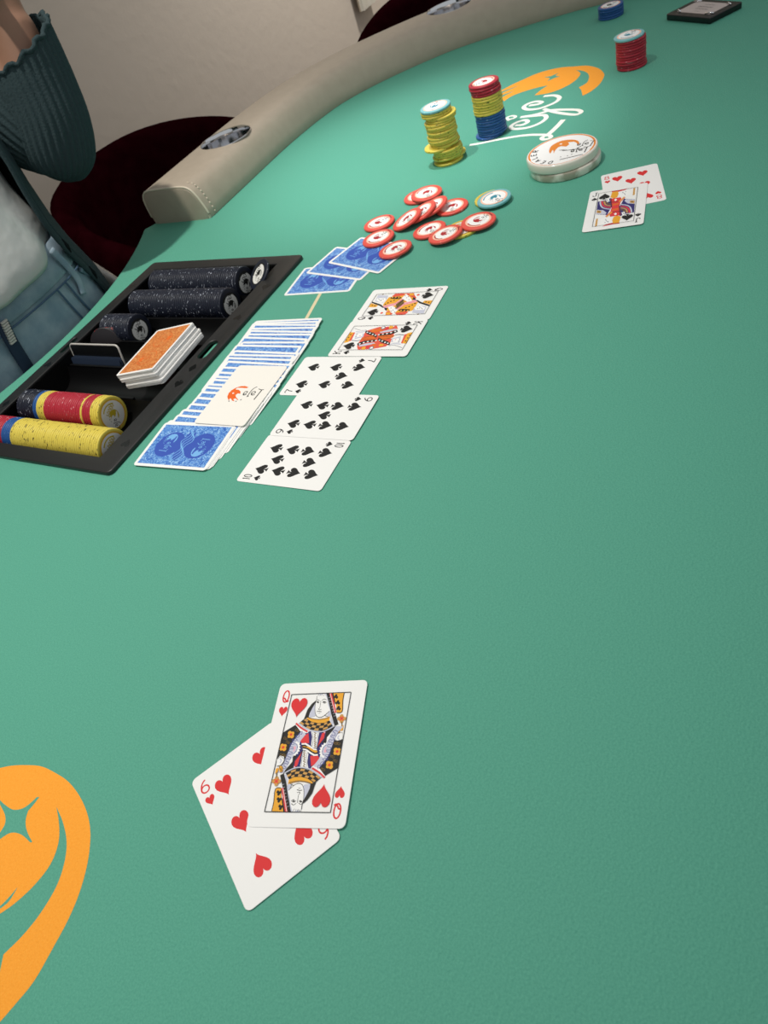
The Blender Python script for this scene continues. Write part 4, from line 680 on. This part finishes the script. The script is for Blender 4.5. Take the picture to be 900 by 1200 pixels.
stack(['yellow'] * 20 + ['teal'], 268, 969.5, 'the leaning yellow stack', 'yellow stack with a pale blue chip on top', so, 1.1)
stack(['blue'] * 9 + ['yellow'] * 7 + ['red'] * 4, 342.8, 993, 'the three-coloured stack by the far logo', 'blue, yellow and red stack', {0: (-3, 2), 19: (-1.2, .5), 18: (-1, .5)}, .6)
stack(['red'] * 11 + ['teal'], 564.8, 1020.4, 'the red stack at the far right', 'red stack with a pale blue chip on top', {11: (-.8, .3), 9: (.8, 0), 10: (.6, 0)}, .7)
stack(['blue'] * 5, 665.5, 1260, 'the short blue stack by the far rail', 'short blue stack', None, .5)
# rows of chips lying in the tray: axis along n, faces looking at the table
def tray_row(s, t0, seq, where, z=-7.6):
    cnt = {}; tot = len(seq); zz = (-N2.x, -N2.y, 0)
    for k, c in enumerate(seq):
        cnt[c] = cnt.get(c, 0) + 1
        t = t0 + CTH * (k + 1)
        loc = P(s + random.uniform(-.15, .15), t, z + random.uniform(-.1, .25))
        tz = Vector(zz); xx = Vector((E2.x, E2.y, 0)); yy = tz.cross(xx); sp = random.uniform(0, 6.28) if k else 0.5
        m = Matrix.Identity(4); a, b = math.cos(sp), math.sin(sp); x2 = xx * a + yy * b; y2 = tz.cross(x2)
        for q in range(3): m[q][0], m[q][1], m[q][2] = x2[q], y2[q], tz[q]
        m.translation = loc
        if k == 0: lab = c + ' chip at the front of ' + where + ', face in view'
        else: lab = nth(k + 1) + ' chip from the front of ' + where + ', ' + c + ' edge'
        chip(c, m, lab, 'chips in ' + where, k == 0)
random.seed(3)
tray_row(320, 600, ['yellow'] * 44 + ['blue'] * 5 + ['red'] * 9, 'the nearest tray row')
tray_row(367, 645, ['yellow'] * 4 + ['red'] * 4 + ['yellow'] + ['red'] * 19 + ['yellow'] * 4 + ['blue'] * 2 + ['black'] * 9, 'the second tray row')
tray_row(519, 735, ['black'] * 16, 'the short black tray row')
tray_row(573, 621, ['black'] * 49, 'the nearer long black tray row')
tray_row(621, 630, ['black'] * 47, 'the farther long black tray row')
# a lone black chip tipped against the tray rim, and a few dark ones leaning
c = chip('black', frame(P(618, 598, 4), (Vector((-N2.x, -N2.y, 0)) * -.25 + Vector((0, 0, 1)) * .55 + Vector((-E2.x, -E2.y, 0)) * .35), .4), 'single black chip tipped against the far right corner of the tray', None, True)
for k in range(6):
    zz = Vector((-E2.x, -E2.y, 0)) * .75 + Vector((0, 0, 1)) * .4 + Vector((-N2.x, -N2.y, 0)) * .35
    m = frame(P(492 + k * 2.0, 774 - k * 3.4, -9 - k * 1.2), zz, k * .9)
    chip('darkred', m, nth(k + 1) + ' of the dark red-flecked chips leaning behind the pale-rimmed plaque', 'dark chips leaning in the tray')
# ------------------------------------------------------------------ dealer button: two thick discs
def puck(z, x, y, lab, face, h, mt):
    mb = MB(); r = 41.0
    mb.lathe([(.01, 0), (r - 1.6, 0), (r - .4, .5), (r, 1.6), (r, h - 1.6), (r - .4, h - .5), (r - 1.6, h), (.01, h)], mt, 64)
    o = mb.build('dealer_button'); autosmooth(o, 50); o.location = X(x, y, z); tag(o, lab, 'dealer button', 'dealer button discs')
    if face: face(o, h)
    return o
mat('acrylic', srgb(226, 220, 206), .18, spec=.55, coat=.6); mat('acrylic_reflections', srgb(168, 158, 140), .12, spec=.6, coat=.8, noise=(45, srgb(226, 220, 206), .42, .56))  # lower disc: dark streaks reflected in its clear edge, put into the colour
def face(o, h):
    pr = Print(h + .02, .01); pr.disc(0, 0, 39.4, 'white', 48); part_o = pr.build('printed_face', o)
    pr = Print(h + .1, .01); pr.ring(0, 0, 36.4, 38.6, 'amber', -58, 172, 48); pr.ring(0, 0, 37.6, 38.4, 'amber', 172, 302, 40); pr.build('orange_ring', o)
    pr = Print(h + .12, .01); pr.poly(DATA['button_crescent'], 'amber', 3); pr.disc(6.5, 14.5, 1.5, 'white'); pr.build('crescent', o)
    pr = Print(h + .12, .01); pr.logo(15, -5, .92, 137, 'logo', 'black', mark=False); pr.logo(2, -15, .92, 142, 'logo', 'black', mark=False)  # two script lines: the lettering, and its refracted ghost drawn in ink
    for q in ([(-1.3, -4.6), (18, -22.5)], [(-14.2, -24), (9, -35)], [(-3, 0), (2, -5)]): pr.stroke(q, .9, 'black', 0)
    pr.build('script_and_reflection', o)
    pr = Print(h + .12, .01)
    for k, ch in enumerate('DEALER'):
        a = R(221 - k * 17.5); pr.glyph(ch, 32 * math.cos(a), 32 * math.sin(a), 4.6, 6.2, 1.1, 'black', math.degrees(a) - 90)
    pr.build('dealer_lettering', o)
puck(0.05, 359.5, 810, 'lower clear-edged disc under the dealer button, lying on the felt', None, 9.6, 'acrylic_reflections')
b = puck(9.8, 357.5, 811.6, 'upper white dealer button disc with orange ring and crescent', face, 10.2, 'acrylic')
# ------------------------------------------------------------------ black plate with a clipped label (far right)
dv = empty('label_plate', X(724, 1097, 0), R(99))
tag(dv, 'small black plate with a pale printed label held by clips at the far right', 'label plate')
def plate():
    mb = MB(); W2, H2 = 86, 64
    o = flatcurve('plate', [rrect(90, 58, 3, 3)], 8, 1.2, 'device_black', dv, 8.2)
    mb = MB(); q = rrect(66, 38, 1, 2); mb.grid([[(x, y, 8.2) for x, y in q], [(x, y, 8.7) for x, y in q]], 'label_paper', True, True); lb = mb.build('paper_label', dv, fix=True)
    pr = Print(8.75, .01); 
    for k, (y, L) in enumerate(((12, 10), (4, 22), (-3, 26), (-11, 18))):
        for q in range(-L // 4, L // 4): pr.stroke([(q * 2.2, y), (q * 2.2 + 1.5, y + (1.5 if (q + k) % 3 else -.5))], .9 if k in (1, 2) else .6, 'black', 0)
    pr.build('label_print', lb)
    for sx, sy in ((-31, -17), (31, -17), (-31, 17), (31, 17)):
        mb = MB(); mb.tube([(sx * .8, sy * 1.15, 9.3), (sx, sy, 10.2), (sx * 1.2, sy * .9, 9.3)], 1.0, 'steel', 8); mb.build('clip', dv, True)
plate()
# ------------------------------------------------------------------ tub chairs
def tub_chair(s, t, face_deg, label, ztop=-15, rr=295):
    """face_deg: direction the sitter looks, in the table frame"""
    o = empty('tub_chair', P(s, t, -760), EA + R(face_deg - 90)); tag(o, label, 'chair', 'dark red velvet tub chairs')
    H = 760 + ztop
    rows = []; n = 40
    for k in range(n + 1):
        th = -125 + 250 * k / n; a = R(th - 90)
        fall = abs(th) / 125
        h = H - 175 * max(0, fall - .15) ** 1.8; thick = 62 - 14 * fall; rin = rr - thick; lo = 330
        q = []
        for r, z in ((rin + 6, lo), (rin - 4, lo + (h - lo) * .5), (rin, h - 28), (rin + thick * .25, h - 6), (rin + thick * .55, h), (rin + thick * .85, h - 10), (rr, h - 34), (rr - 6, lo + (h - lo) * .4), (rr - 30, lo)):
            q.append((r * math.cos(a), r * math.sin(a), z))
        rows.append(q)
    mb = MB(); mb.grid(rows, 'velvet', True, True); b = mb.build('backrest', o); autosmooth(b, 60)
    mb = MB(); mb.lathe([(.01, 345), (rr - 70, 345), (rr - 52, 360), (rr - 46, 400), (rr - 52, 445), (rr - 80, 466), (rr - 150, 474), (.01, 476)], 'velvet', 40); b = mb.build('seat', o); autosmooth(b, 50)
    for sx, sy in ((-1, -1), (1, -1), (1, 1), (-1, 1)):
        mb = MB(); mb.tube([(sx * 190, sy * 190, 0), (sx * 150, sy * 150, 350)], [11, 17], 'wood_dark', 10); mb.build('leg', o, True)
    return o
tub_chair(1170, 1215, -90, 'dark red velvet tub chair behind the left end of the rail')
tub_chair(1822, 795, -150, 'dark red velvet tub chair behind the far curve of the rail', -5)
# sheer curtain strip on the far wall
def curtain():
    mb = MB(); q = [(-70 + 140 * k / 56, 9 * math.sin(k * .9) + 4 * math.sin(k * 2.3)) for k in range(57)]
    mb.grid([[(x, y, z) for x, y in q] for z in (-226, 1500)], 'curtain'); c = mb.build('curtain', None, True); c.location = P(3000, 1725, 0); c.rotation_euler = (0, 0, EA)
    tag(c, 'pale sheer curtain hanging at the wall above the far chair', 'curtain')
curtain()
# ------------------------------------------------------------------ the dealer (seated person); frame: x = s, y = t, z above the felt (mm), root at the dealer's seat
PS, PT = 490.0, 995.0
person = empty('person', P(PS, PT, -760), EA)
tag(person, 'dealer in a dark green ribbed cardigan, white top and blue jeans, left elbow raised', 'person')
def L3(s, t, z): return (s - PS, t - PT, z + 760)
def ell(s, t, z, a, b, n=36, p=2.0, a0=0., a1=360., rise=None):
    out = []
    for k in range(n):
        th = R(a0 + (a1 - a0) * k / (n if a1 - a0 >= 360 else n - 1)); c, d = math.cos(th), math.sin(th)
        x = math.copysign(abs(c) ** (2 / p), c) * a; y = math.copysign(abs(d) ** (2 / p), d) * b
        out.append(L3(s + x, t + y, z + (rise(c, d) if rise else 0)))
    return out
def body():
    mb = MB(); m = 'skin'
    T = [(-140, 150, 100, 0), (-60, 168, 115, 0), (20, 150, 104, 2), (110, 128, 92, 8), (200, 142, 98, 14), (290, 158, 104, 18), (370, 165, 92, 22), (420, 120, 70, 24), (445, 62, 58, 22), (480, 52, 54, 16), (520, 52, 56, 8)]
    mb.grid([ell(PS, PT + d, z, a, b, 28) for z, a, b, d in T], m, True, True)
    # head
    HX, HT, HZ = PS - 12, PT - 8, 600
    mb.grid([ell(HX, HT + dy, HZ + z, a, b, 26) for z, a, b, dy in ((-118, 14, 16, -48), (-105, 40, 52, -24), (-75, 58, 78, -6), (-35, 70, 92, 4), (10, 76, 98, 6), (50, 72, 92, 8), (85, 54, 70, 8), (106, 26, 34, 8), (112, 4, 6, 8))], m, True, True)
    mb.tube([L3(HX, HT - 86, HZ + 8), L3(HX, HT - 98, HZ - 18), L3(HX, HT - 110, HZ - 38), L3(HX, HT - 90, HZ - 46)], [9, 11, 14, 10], m, 10)
    for sg in (1, -1): mb.tube([L3(HX + sg * 74, HT + 14, HZ + 18), L3(HX + sg * 84, HT + 22, HZ + 4), L3(HX + sg * 76, HT + 12, HZ - 30)], [12, 15, 8], m, 8, .5)
    # left arm: shoulder, elbow close to the table edge, forearm up to the cheek
    sh, el, wr = (640, 1020, 385), (668, 880, 174), (699, 884, 302)
    def lerp3(a, b, k): return tuple(a[i] + (b[i] - a[i]) * k for i in range(3))
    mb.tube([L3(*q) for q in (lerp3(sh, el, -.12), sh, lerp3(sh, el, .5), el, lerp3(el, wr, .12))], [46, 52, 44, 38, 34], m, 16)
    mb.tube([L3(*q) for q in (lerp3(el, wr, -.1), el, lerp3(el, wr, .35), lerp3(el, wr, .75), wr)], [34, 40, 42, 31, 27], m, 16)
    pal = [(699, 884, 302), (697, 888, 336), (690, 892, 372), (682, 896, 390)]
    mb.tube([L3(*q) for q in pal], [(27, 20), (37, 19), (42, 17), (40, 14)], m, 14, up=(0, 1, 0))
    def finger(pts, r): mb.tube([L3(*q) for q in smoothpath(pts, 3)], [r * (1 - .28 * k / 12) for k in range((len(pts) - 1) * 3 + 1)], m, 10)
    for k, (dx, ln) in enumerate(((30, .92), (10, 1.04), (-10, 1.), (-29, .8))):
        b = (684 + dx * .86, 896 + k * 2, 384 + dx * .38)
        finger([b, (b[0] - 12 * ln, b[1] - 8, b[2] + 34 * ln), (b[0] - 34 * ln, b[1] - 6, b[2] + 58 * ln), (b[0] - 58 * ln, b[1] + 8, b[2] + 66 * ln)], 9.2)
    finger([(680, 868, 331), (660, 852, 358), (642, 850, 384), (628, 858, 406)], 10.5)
    # right arm: hand resting on the table edge to the dealer's right
    sh2, el2, wr2 = (325, 1015, 385), (262, 985, 150), (212, 850, 46)
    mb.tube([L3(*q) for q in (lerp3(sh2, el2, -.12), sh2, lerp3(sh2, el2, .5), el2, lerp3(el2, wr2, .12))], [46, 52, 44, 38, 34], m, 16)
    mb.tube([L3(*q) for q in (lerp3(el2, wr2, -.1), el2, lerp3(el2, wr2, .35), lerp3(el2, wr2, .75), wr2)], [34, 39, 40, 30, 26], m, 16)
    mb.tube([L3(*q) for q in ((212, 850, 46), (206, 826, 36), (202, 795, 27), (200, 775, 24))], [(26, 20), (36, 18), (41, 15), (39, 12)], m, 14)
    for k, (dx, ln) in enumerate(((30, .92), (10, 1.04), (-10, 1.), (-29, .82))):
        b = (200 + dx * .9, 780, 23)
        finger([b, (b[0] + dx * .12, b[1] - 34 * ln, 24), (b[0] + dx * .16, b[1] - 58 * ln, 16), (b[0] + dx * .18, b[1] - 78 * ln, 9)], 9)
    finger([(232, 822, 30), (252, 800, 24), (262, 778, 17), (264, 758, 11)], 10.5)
    # legs, bent over the stool
    for sg in (1, -1):
        h, k, a = (PS + sg * 80, PT - 10, -110), (PS + sg * 130, 650, -205), (PS + sg * 120, 730, -655)
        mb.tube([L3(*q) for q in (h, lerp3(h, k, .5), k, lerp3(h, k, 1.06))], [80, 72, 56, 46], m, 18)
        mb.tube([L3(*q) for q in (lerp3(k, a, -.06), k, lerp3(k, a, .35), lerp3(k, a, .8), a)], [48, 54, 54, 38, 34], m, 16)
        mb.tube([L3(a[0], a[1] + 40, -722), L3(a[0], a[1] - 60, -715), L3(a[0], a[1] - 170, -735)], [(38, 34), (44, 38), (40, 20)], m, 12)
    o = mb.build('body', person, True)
    md = o.modifiers.new('r', 'REMESH'); md.mode = 'VOXEL'; md.voxel_size = .0055; md.use_smooth_shade = True
    ms = o.modifiers.new('s', 'SMOOTH'); ms.iterations = 4; ms.factor = .5
    bpy.context.view_layer.update()
    me = bpy.data.meshes.new_from_object(o.evaluated_get(bpy.context.evaluated_depsgraph_get())); o.modifiers.clear(); o.data = me; o.data.name = 'body'
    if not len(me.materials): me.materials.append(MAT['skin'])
    for p in me.polygons: p.use_smooth = True
    # face
    for sg in (1, -1):
        mb = MB(); mb.lathe([(.01, -8), (5.7, -5.7), (8, 0), (5.7, 5.7), (.01, 8)], 'cotton', 16); e = mb.build('eye', person, True); e.location = Vector(L3(HX + sg * 31, HT - 79, HZ + 6)) * .001
        mb = MB(); mb.lathe([(.01, 0), (4, .3), (.01, .8)], 'hair', 16); q = mb.build('iris', e); q.location = (0, -.0078, 0); q.rotation_euler = (R(90), 0, 0)
        mb = MB(); mb.tube([L3(HX + sg * 14, HT - 92, HZ + 26), L3(HX + sg * 32, HT - 92, HZ + 31), L3(HX + sg * 50, HT - 80, HZ + 25)], [2.5, 3.2, 1.6], 'hair', 8); mb.build('eyebrow', person, True)
    mat('lips', srgb(176, 100, 92), .4); mb = MB(); mb.tube([L3(HX - 24, HT - 78, HZ - 68), L3(HX, HT - 88, HZ - 66), L3(HX + 24, HT - 78, HZ - 68)], [3, 7, 3], 'lips', 10); mb.build('mouth', person, True)
    mb = MB()
    mb.grid([ell(HX, HT + 14 + dy, HZ + z, a, b, 28, a0=-28, a1=208) for z, a, b, dy in ((-120, 74, 84, 8), (-60, 84, 98, 6), (0, 86, 106, 2), (50, 80, 100, -2), (88, 60, 80, -4), (112, 32, 44, -4), (120, 4, 6, -4))], 'hair')
    mb.grid([ell(HX, HT + 8, HZ + z, a, b, 28) for z, a, b in ((62, 78, 100), (92, 60, 78), (114, 32, 42), (121, 4, 6))], 'hair', True, True)
    mb.build('hair', person, True)
body()
def jeans():
    mb = MB()
    hips = [(-150, 156, 106, 2.0), (-90, 172, 114, 2.0), (-30, 176, 119, 2.1), (20, 172, 117, 2.2), (60, 162, 112, 2.2), (84, 160, 110, 2.2)]
    mb.grid([ell(PS, PT - 2, z, a, b, 48, p) for z, a, b, p in hips], 'denim', True, True)
    for sg in (1, -1):
        h, k, a = (PS + sg * 82, PT - 20, -105), (PS + sg * 130, 645, -205), (PS + sg * 120, 730, -640)
        mb.tube([L3(*q) for q in (h, tuple((h[i] + k[i]) / 2 for i in range(3)), k, (k[0], k[1] - 26, k[2] - 20))], [88, 82, 66, 52], 'denim', 22)
        mb.tube([L3(*q) for q in ((k[0], k[1] - 6, k[2] + 20), k, tuple(k[i] + (a[i] - k[i]) * .4 for i in range(3)), a)], [58, 64, 62, 52], 'denim', 20)
    o = mb.build('jeans', person, True); autosmooth(o, 70)
    F = lambda s, z, out=0: (s, PT - 2 - (117 + out) * max(0., 1 - abs((s - PS) / 172.) ** 2.2) ** (1 / 2.2), z)
    def line(pts, w, h, m, name, label=None):
        mb = MB(); mb.tube(smoothpath([L3(*q) for q in pts], 5), [(w, h)] * ((len(pts) - 1) * 5 + 1) if len(pts) > 2 else [(w, h)] * 2, m, 8, up=(0, 1, 0)); c = mb.build(name, o, True)
        if label: c['label'] = label
        return c
    # waistband: a slightly proud band, seam below it
    mb = MB(); mb.grid([ell(PS, PT - 2, z, a, b, 48, 2.2) for z, a, b in ((44, 167, 116.5), (46, 169.5, 119), (82, 163.5, 114), (85, 161, 111))], 'denim', True); mb.build('waistband', o, True)
    line([F(PS + q, 41 - abs(q) * .03, 3) for q in (-150, -90, -30, 30, 80, 120, 150)], 1.4, 1.2, 'denim_dark', 'seam')
    # belt loop, hanging strap, pocket seams, open fly with zip
    line([F(570, 80, 5), F(578, 52, 6), F(582, 28, 6), F(575, 10, 5)], 5, 2, 'denim', 'belt_loop')
    line([F(604, 34, 4), F(622, 14, 4), F(640, -4, 3), F(652, 4, 2)], 6, 2.5, 'denim', 'pocket_hem')
    line([F(560, 40, 3), F(566, 5, 3), F(578, -40, 3)], 1.6, 1.2, 'denim_dark', 'seam')
    line([F(540, 40, 3), F(546, 5, 3), F(556, -40, 3)], 1.6, 1.2, 'denim_dark', 'seam')
    line([F(447, 52, 4), F(440, 20, 5), F(434, -50, 4)], 9, 3, 'navy_cloth', 'fly')
    mb = MB()
    for k in range(9): q = F(447 - k * .8, 54 - k * 3.2, 9.5); mb.box((L3(*q)[0] - 4.5, L3(*q)[1] - 1.6, L3(*q)[2] - 1.2), (L3(*q)[0] + 4.5, L3(*q)[1] + 1.6, L3(*q)[2] + 1.2), 'acrylic_grey')
    c = mb.build('zip_teeth', o); c['kind'] = 'stuff'
jeans()
def shirt():
    mb = MB(); n = 60
    fold = lambda k: (lambda c, d: 0)
    rows = []
    for z, a, b, dt in ((66, 134, 124, -4), (78, 146, 132, -4), (110, 146, 126, -2), (150, 140, 118, 2), (200, 148, 114, 8), (290, 164, 114, 16), (360, 170, 102, 20), (420, 132, 80, 24), (442, 74, 66, 22)):
        r = ell(PS - 8, PT + dt, z, a, b, n, 2.1)
        rows.append([(x + 4 * math.sin(k * .9 + z * .013), y + 5 * math.sin(k * 1.1 + z * .02), q + (16 * (abs(x) / 150) ** 1.6 if z < 120 else 0)) for k, (x, y, q) in enumerate(r)])
    mb.grid(rows, 'cotton', True); o = mb.build('white_top', person, True)
    m = o.modifiers.new('s', 'SUBSURF'); m.levels = m.render_levels = 1
    m = o.modifiers.new('t', 'SOLIDIFY'); m.thickness = .002
shirt()
def cardigan():
    root = None
    mb = MB(); rows = []
    # open body: from the left placket round the back to the right placket
    for z, a, b, s0, op in ((-70, 190, 118, 0, 35.4), (-40, 187, 120, 0, 36.5), (10, 179, 128, 0, 42.5), (65, 160, 138, 0, 47.5), (105, 152, 141, 0, 50.7), (150, 150, 143, 0, 50), (200, 152, 144, 0, 49), (290, 172, 126, 0, 56), (370, 180, 108, 0, 62), (425, 140, 88, 0, 62), (450, 84, 76, 0, 60)):
        r = []
        for k in range(61):
            th = R(-op + (180 + 2 * op) * k / 60); rib = 1.2 * math.cos(k * math.pi)
            r.append(L3(PS + s0 + (a + rib) * math.cos(th), PT + (z > 200) * (z - 200) * .08 + (b + rib) * math.sin(th), z))
        rows.append(r)
    mb.grid(rows, 'knit'); o = mb.build('cardigan', person, True)
    m = o.modifiers.new('t', 'SOLIDIFY'); m.thickness = .004; m.offset = 1
    for side in (0, -1):
        pts = [r[side] for r in rows]
        mb = MB(); mb.tube(smoothpath(pts, 4), [(10, 3.5)] * ((len(pts) - 1) * 4 + 1), 'knit', 10, up=(0.7, -.7, 0)); pk = mb.build('placket', o, True)
        if side == 0:
            sp = smoothpath(pts, 8)
            for q in (9, 17, 25):
                mb = MB(); x, y, z = sp[q]; mb.tube([(x + .5, y - 4.2, z - 10), (x, y - 5.2, z), (x - .5, y - 4.2, z + 10)], [1.2, 3.2, 1.2], 'knit_dark', 8); mb.build('buttonhole', pk, True)
    def sleeve(path, rad, name, ribs=34, amp=1.5, slant=0):
        P3 = smoothpath(path, 5); rd = smoothpath([(r, r * .92) for r in rad], 5)
        mb = MB(); rows = []; n = ribs * 4
        for k, p in enumerate(P3):
            p = Vector(p); d = (Vector(P3[min(k + 1, len(P3) - 1)]) - Vector(P3[max(k - 1, 0)])).normalized(); u = Vector((0, 1, .2)).cross(d).normalized(); v = d.cross(u)
            rows.append([Vector(L3(*(p + (u * math.cos(q) * (rd[k][0] + amp * math.cos(ribs * q)) + v * math.sin(q) * (rd[k][1] + amp * math.cos(ribs * q)))))) for q in [2 * math.pi * j / n for j in range(n)]])
        if slant:
            for j in range(9):
                r = rows[len(rows) - 1 - j]; c0 = sum((Vector(q) for q in r), Vector()) / n
                for q in r: q.z += (slant * (1 - j / 9)) * ((q.x - c0.x) * .9 + (q.y - c0.y) * .2) / 50
        mb.grid(rows, 'knit', True); c = mb.build(name, o, True)
        m = c.modifiers.new('t', 'SOLIDIFY'); m.thickness = .0035; m.offset = -1
        return c, P3, rd, rows
    sleeve([(540, 1016, 418), (600, 1018, 416), (640, 1012, 385), (648, 985, 325), (653, 938, 245), (657, 905, 196), (662, 886, 170)], [40, 56, 64, 60, 55, 48, 36], 'upper_sleeve')
    c, P3, rd, rows = sleeve([(652, 893, 134), (653, 892, 136), (656, 890, 142), (660, 887, 154), (666, 883, 174), (674, 879, 202), (681, 880, 232), (686, 882, 260), (689, 884, 280)], [3, 18, 33, 44, 49, 50, 50, 51, 52], 'left_sleeve', slant=24)
    # frilled edge of the pushed-up cuff
    e = rows[-1]; mb = MB(); q = [Vector(x) + Vector((0, 0, 2.5 * math.sin(k * 1.3))) for k, x in enumerate(e[::2])]; q.append(q[0]); mb.tube(q, 3.0, 'knit', 6, cap=False); mb.build('cuff_edge', c, True)
    sleeve([(440, 1016, 418), (380, 1018, 416), (338, 1014, 385), (316, 1005, 325), (285, 995, 230), (262, 985, 152), (248, 950, 118), (236, 915, 92), (222, 878, 66)], [40, 56, 65, 62, 58, 54, 50, 46, 42], 'right_sleeve')
    # fuzzy lining folded back at the inner arm
cardigan()
# dealer's stool
st = empty('dealer_stool', P(PS, 1020, -760), EA); tag(st, 'stool under the seated dealer with a pale grey tube armrest showing above the table edge', 'stool')
mb = MB(); mb.lathe([(.01, 520), (190, 520), (200, 530), (200, 575), (188, 590), (.01, 594)], 'velvet', 40); autosmooth(mb.build('seat', st), 50)
mb = MB(); mb.tube([(0, 0, 30), (0, 0, 525)], 30, 'grey_metal', 16); mb.build('column', st, True)
mb = MB(); mb.lathe([(.01, 0), (230, 0), (230, 12), (60, 40), (.01, 40)], 'grey_metal', 40); autosmooth(mb.build('base', st), 40)
mb = MB(); mb.tube(smoothpath([(150, 40, 545), (215, 60, 560), (232, 70, 700), (228, 40, 742), (217, -15, 722), (212, -48, 700)], 5), 9, 'grey_metal', 12); mb.build('armrest', st, True)
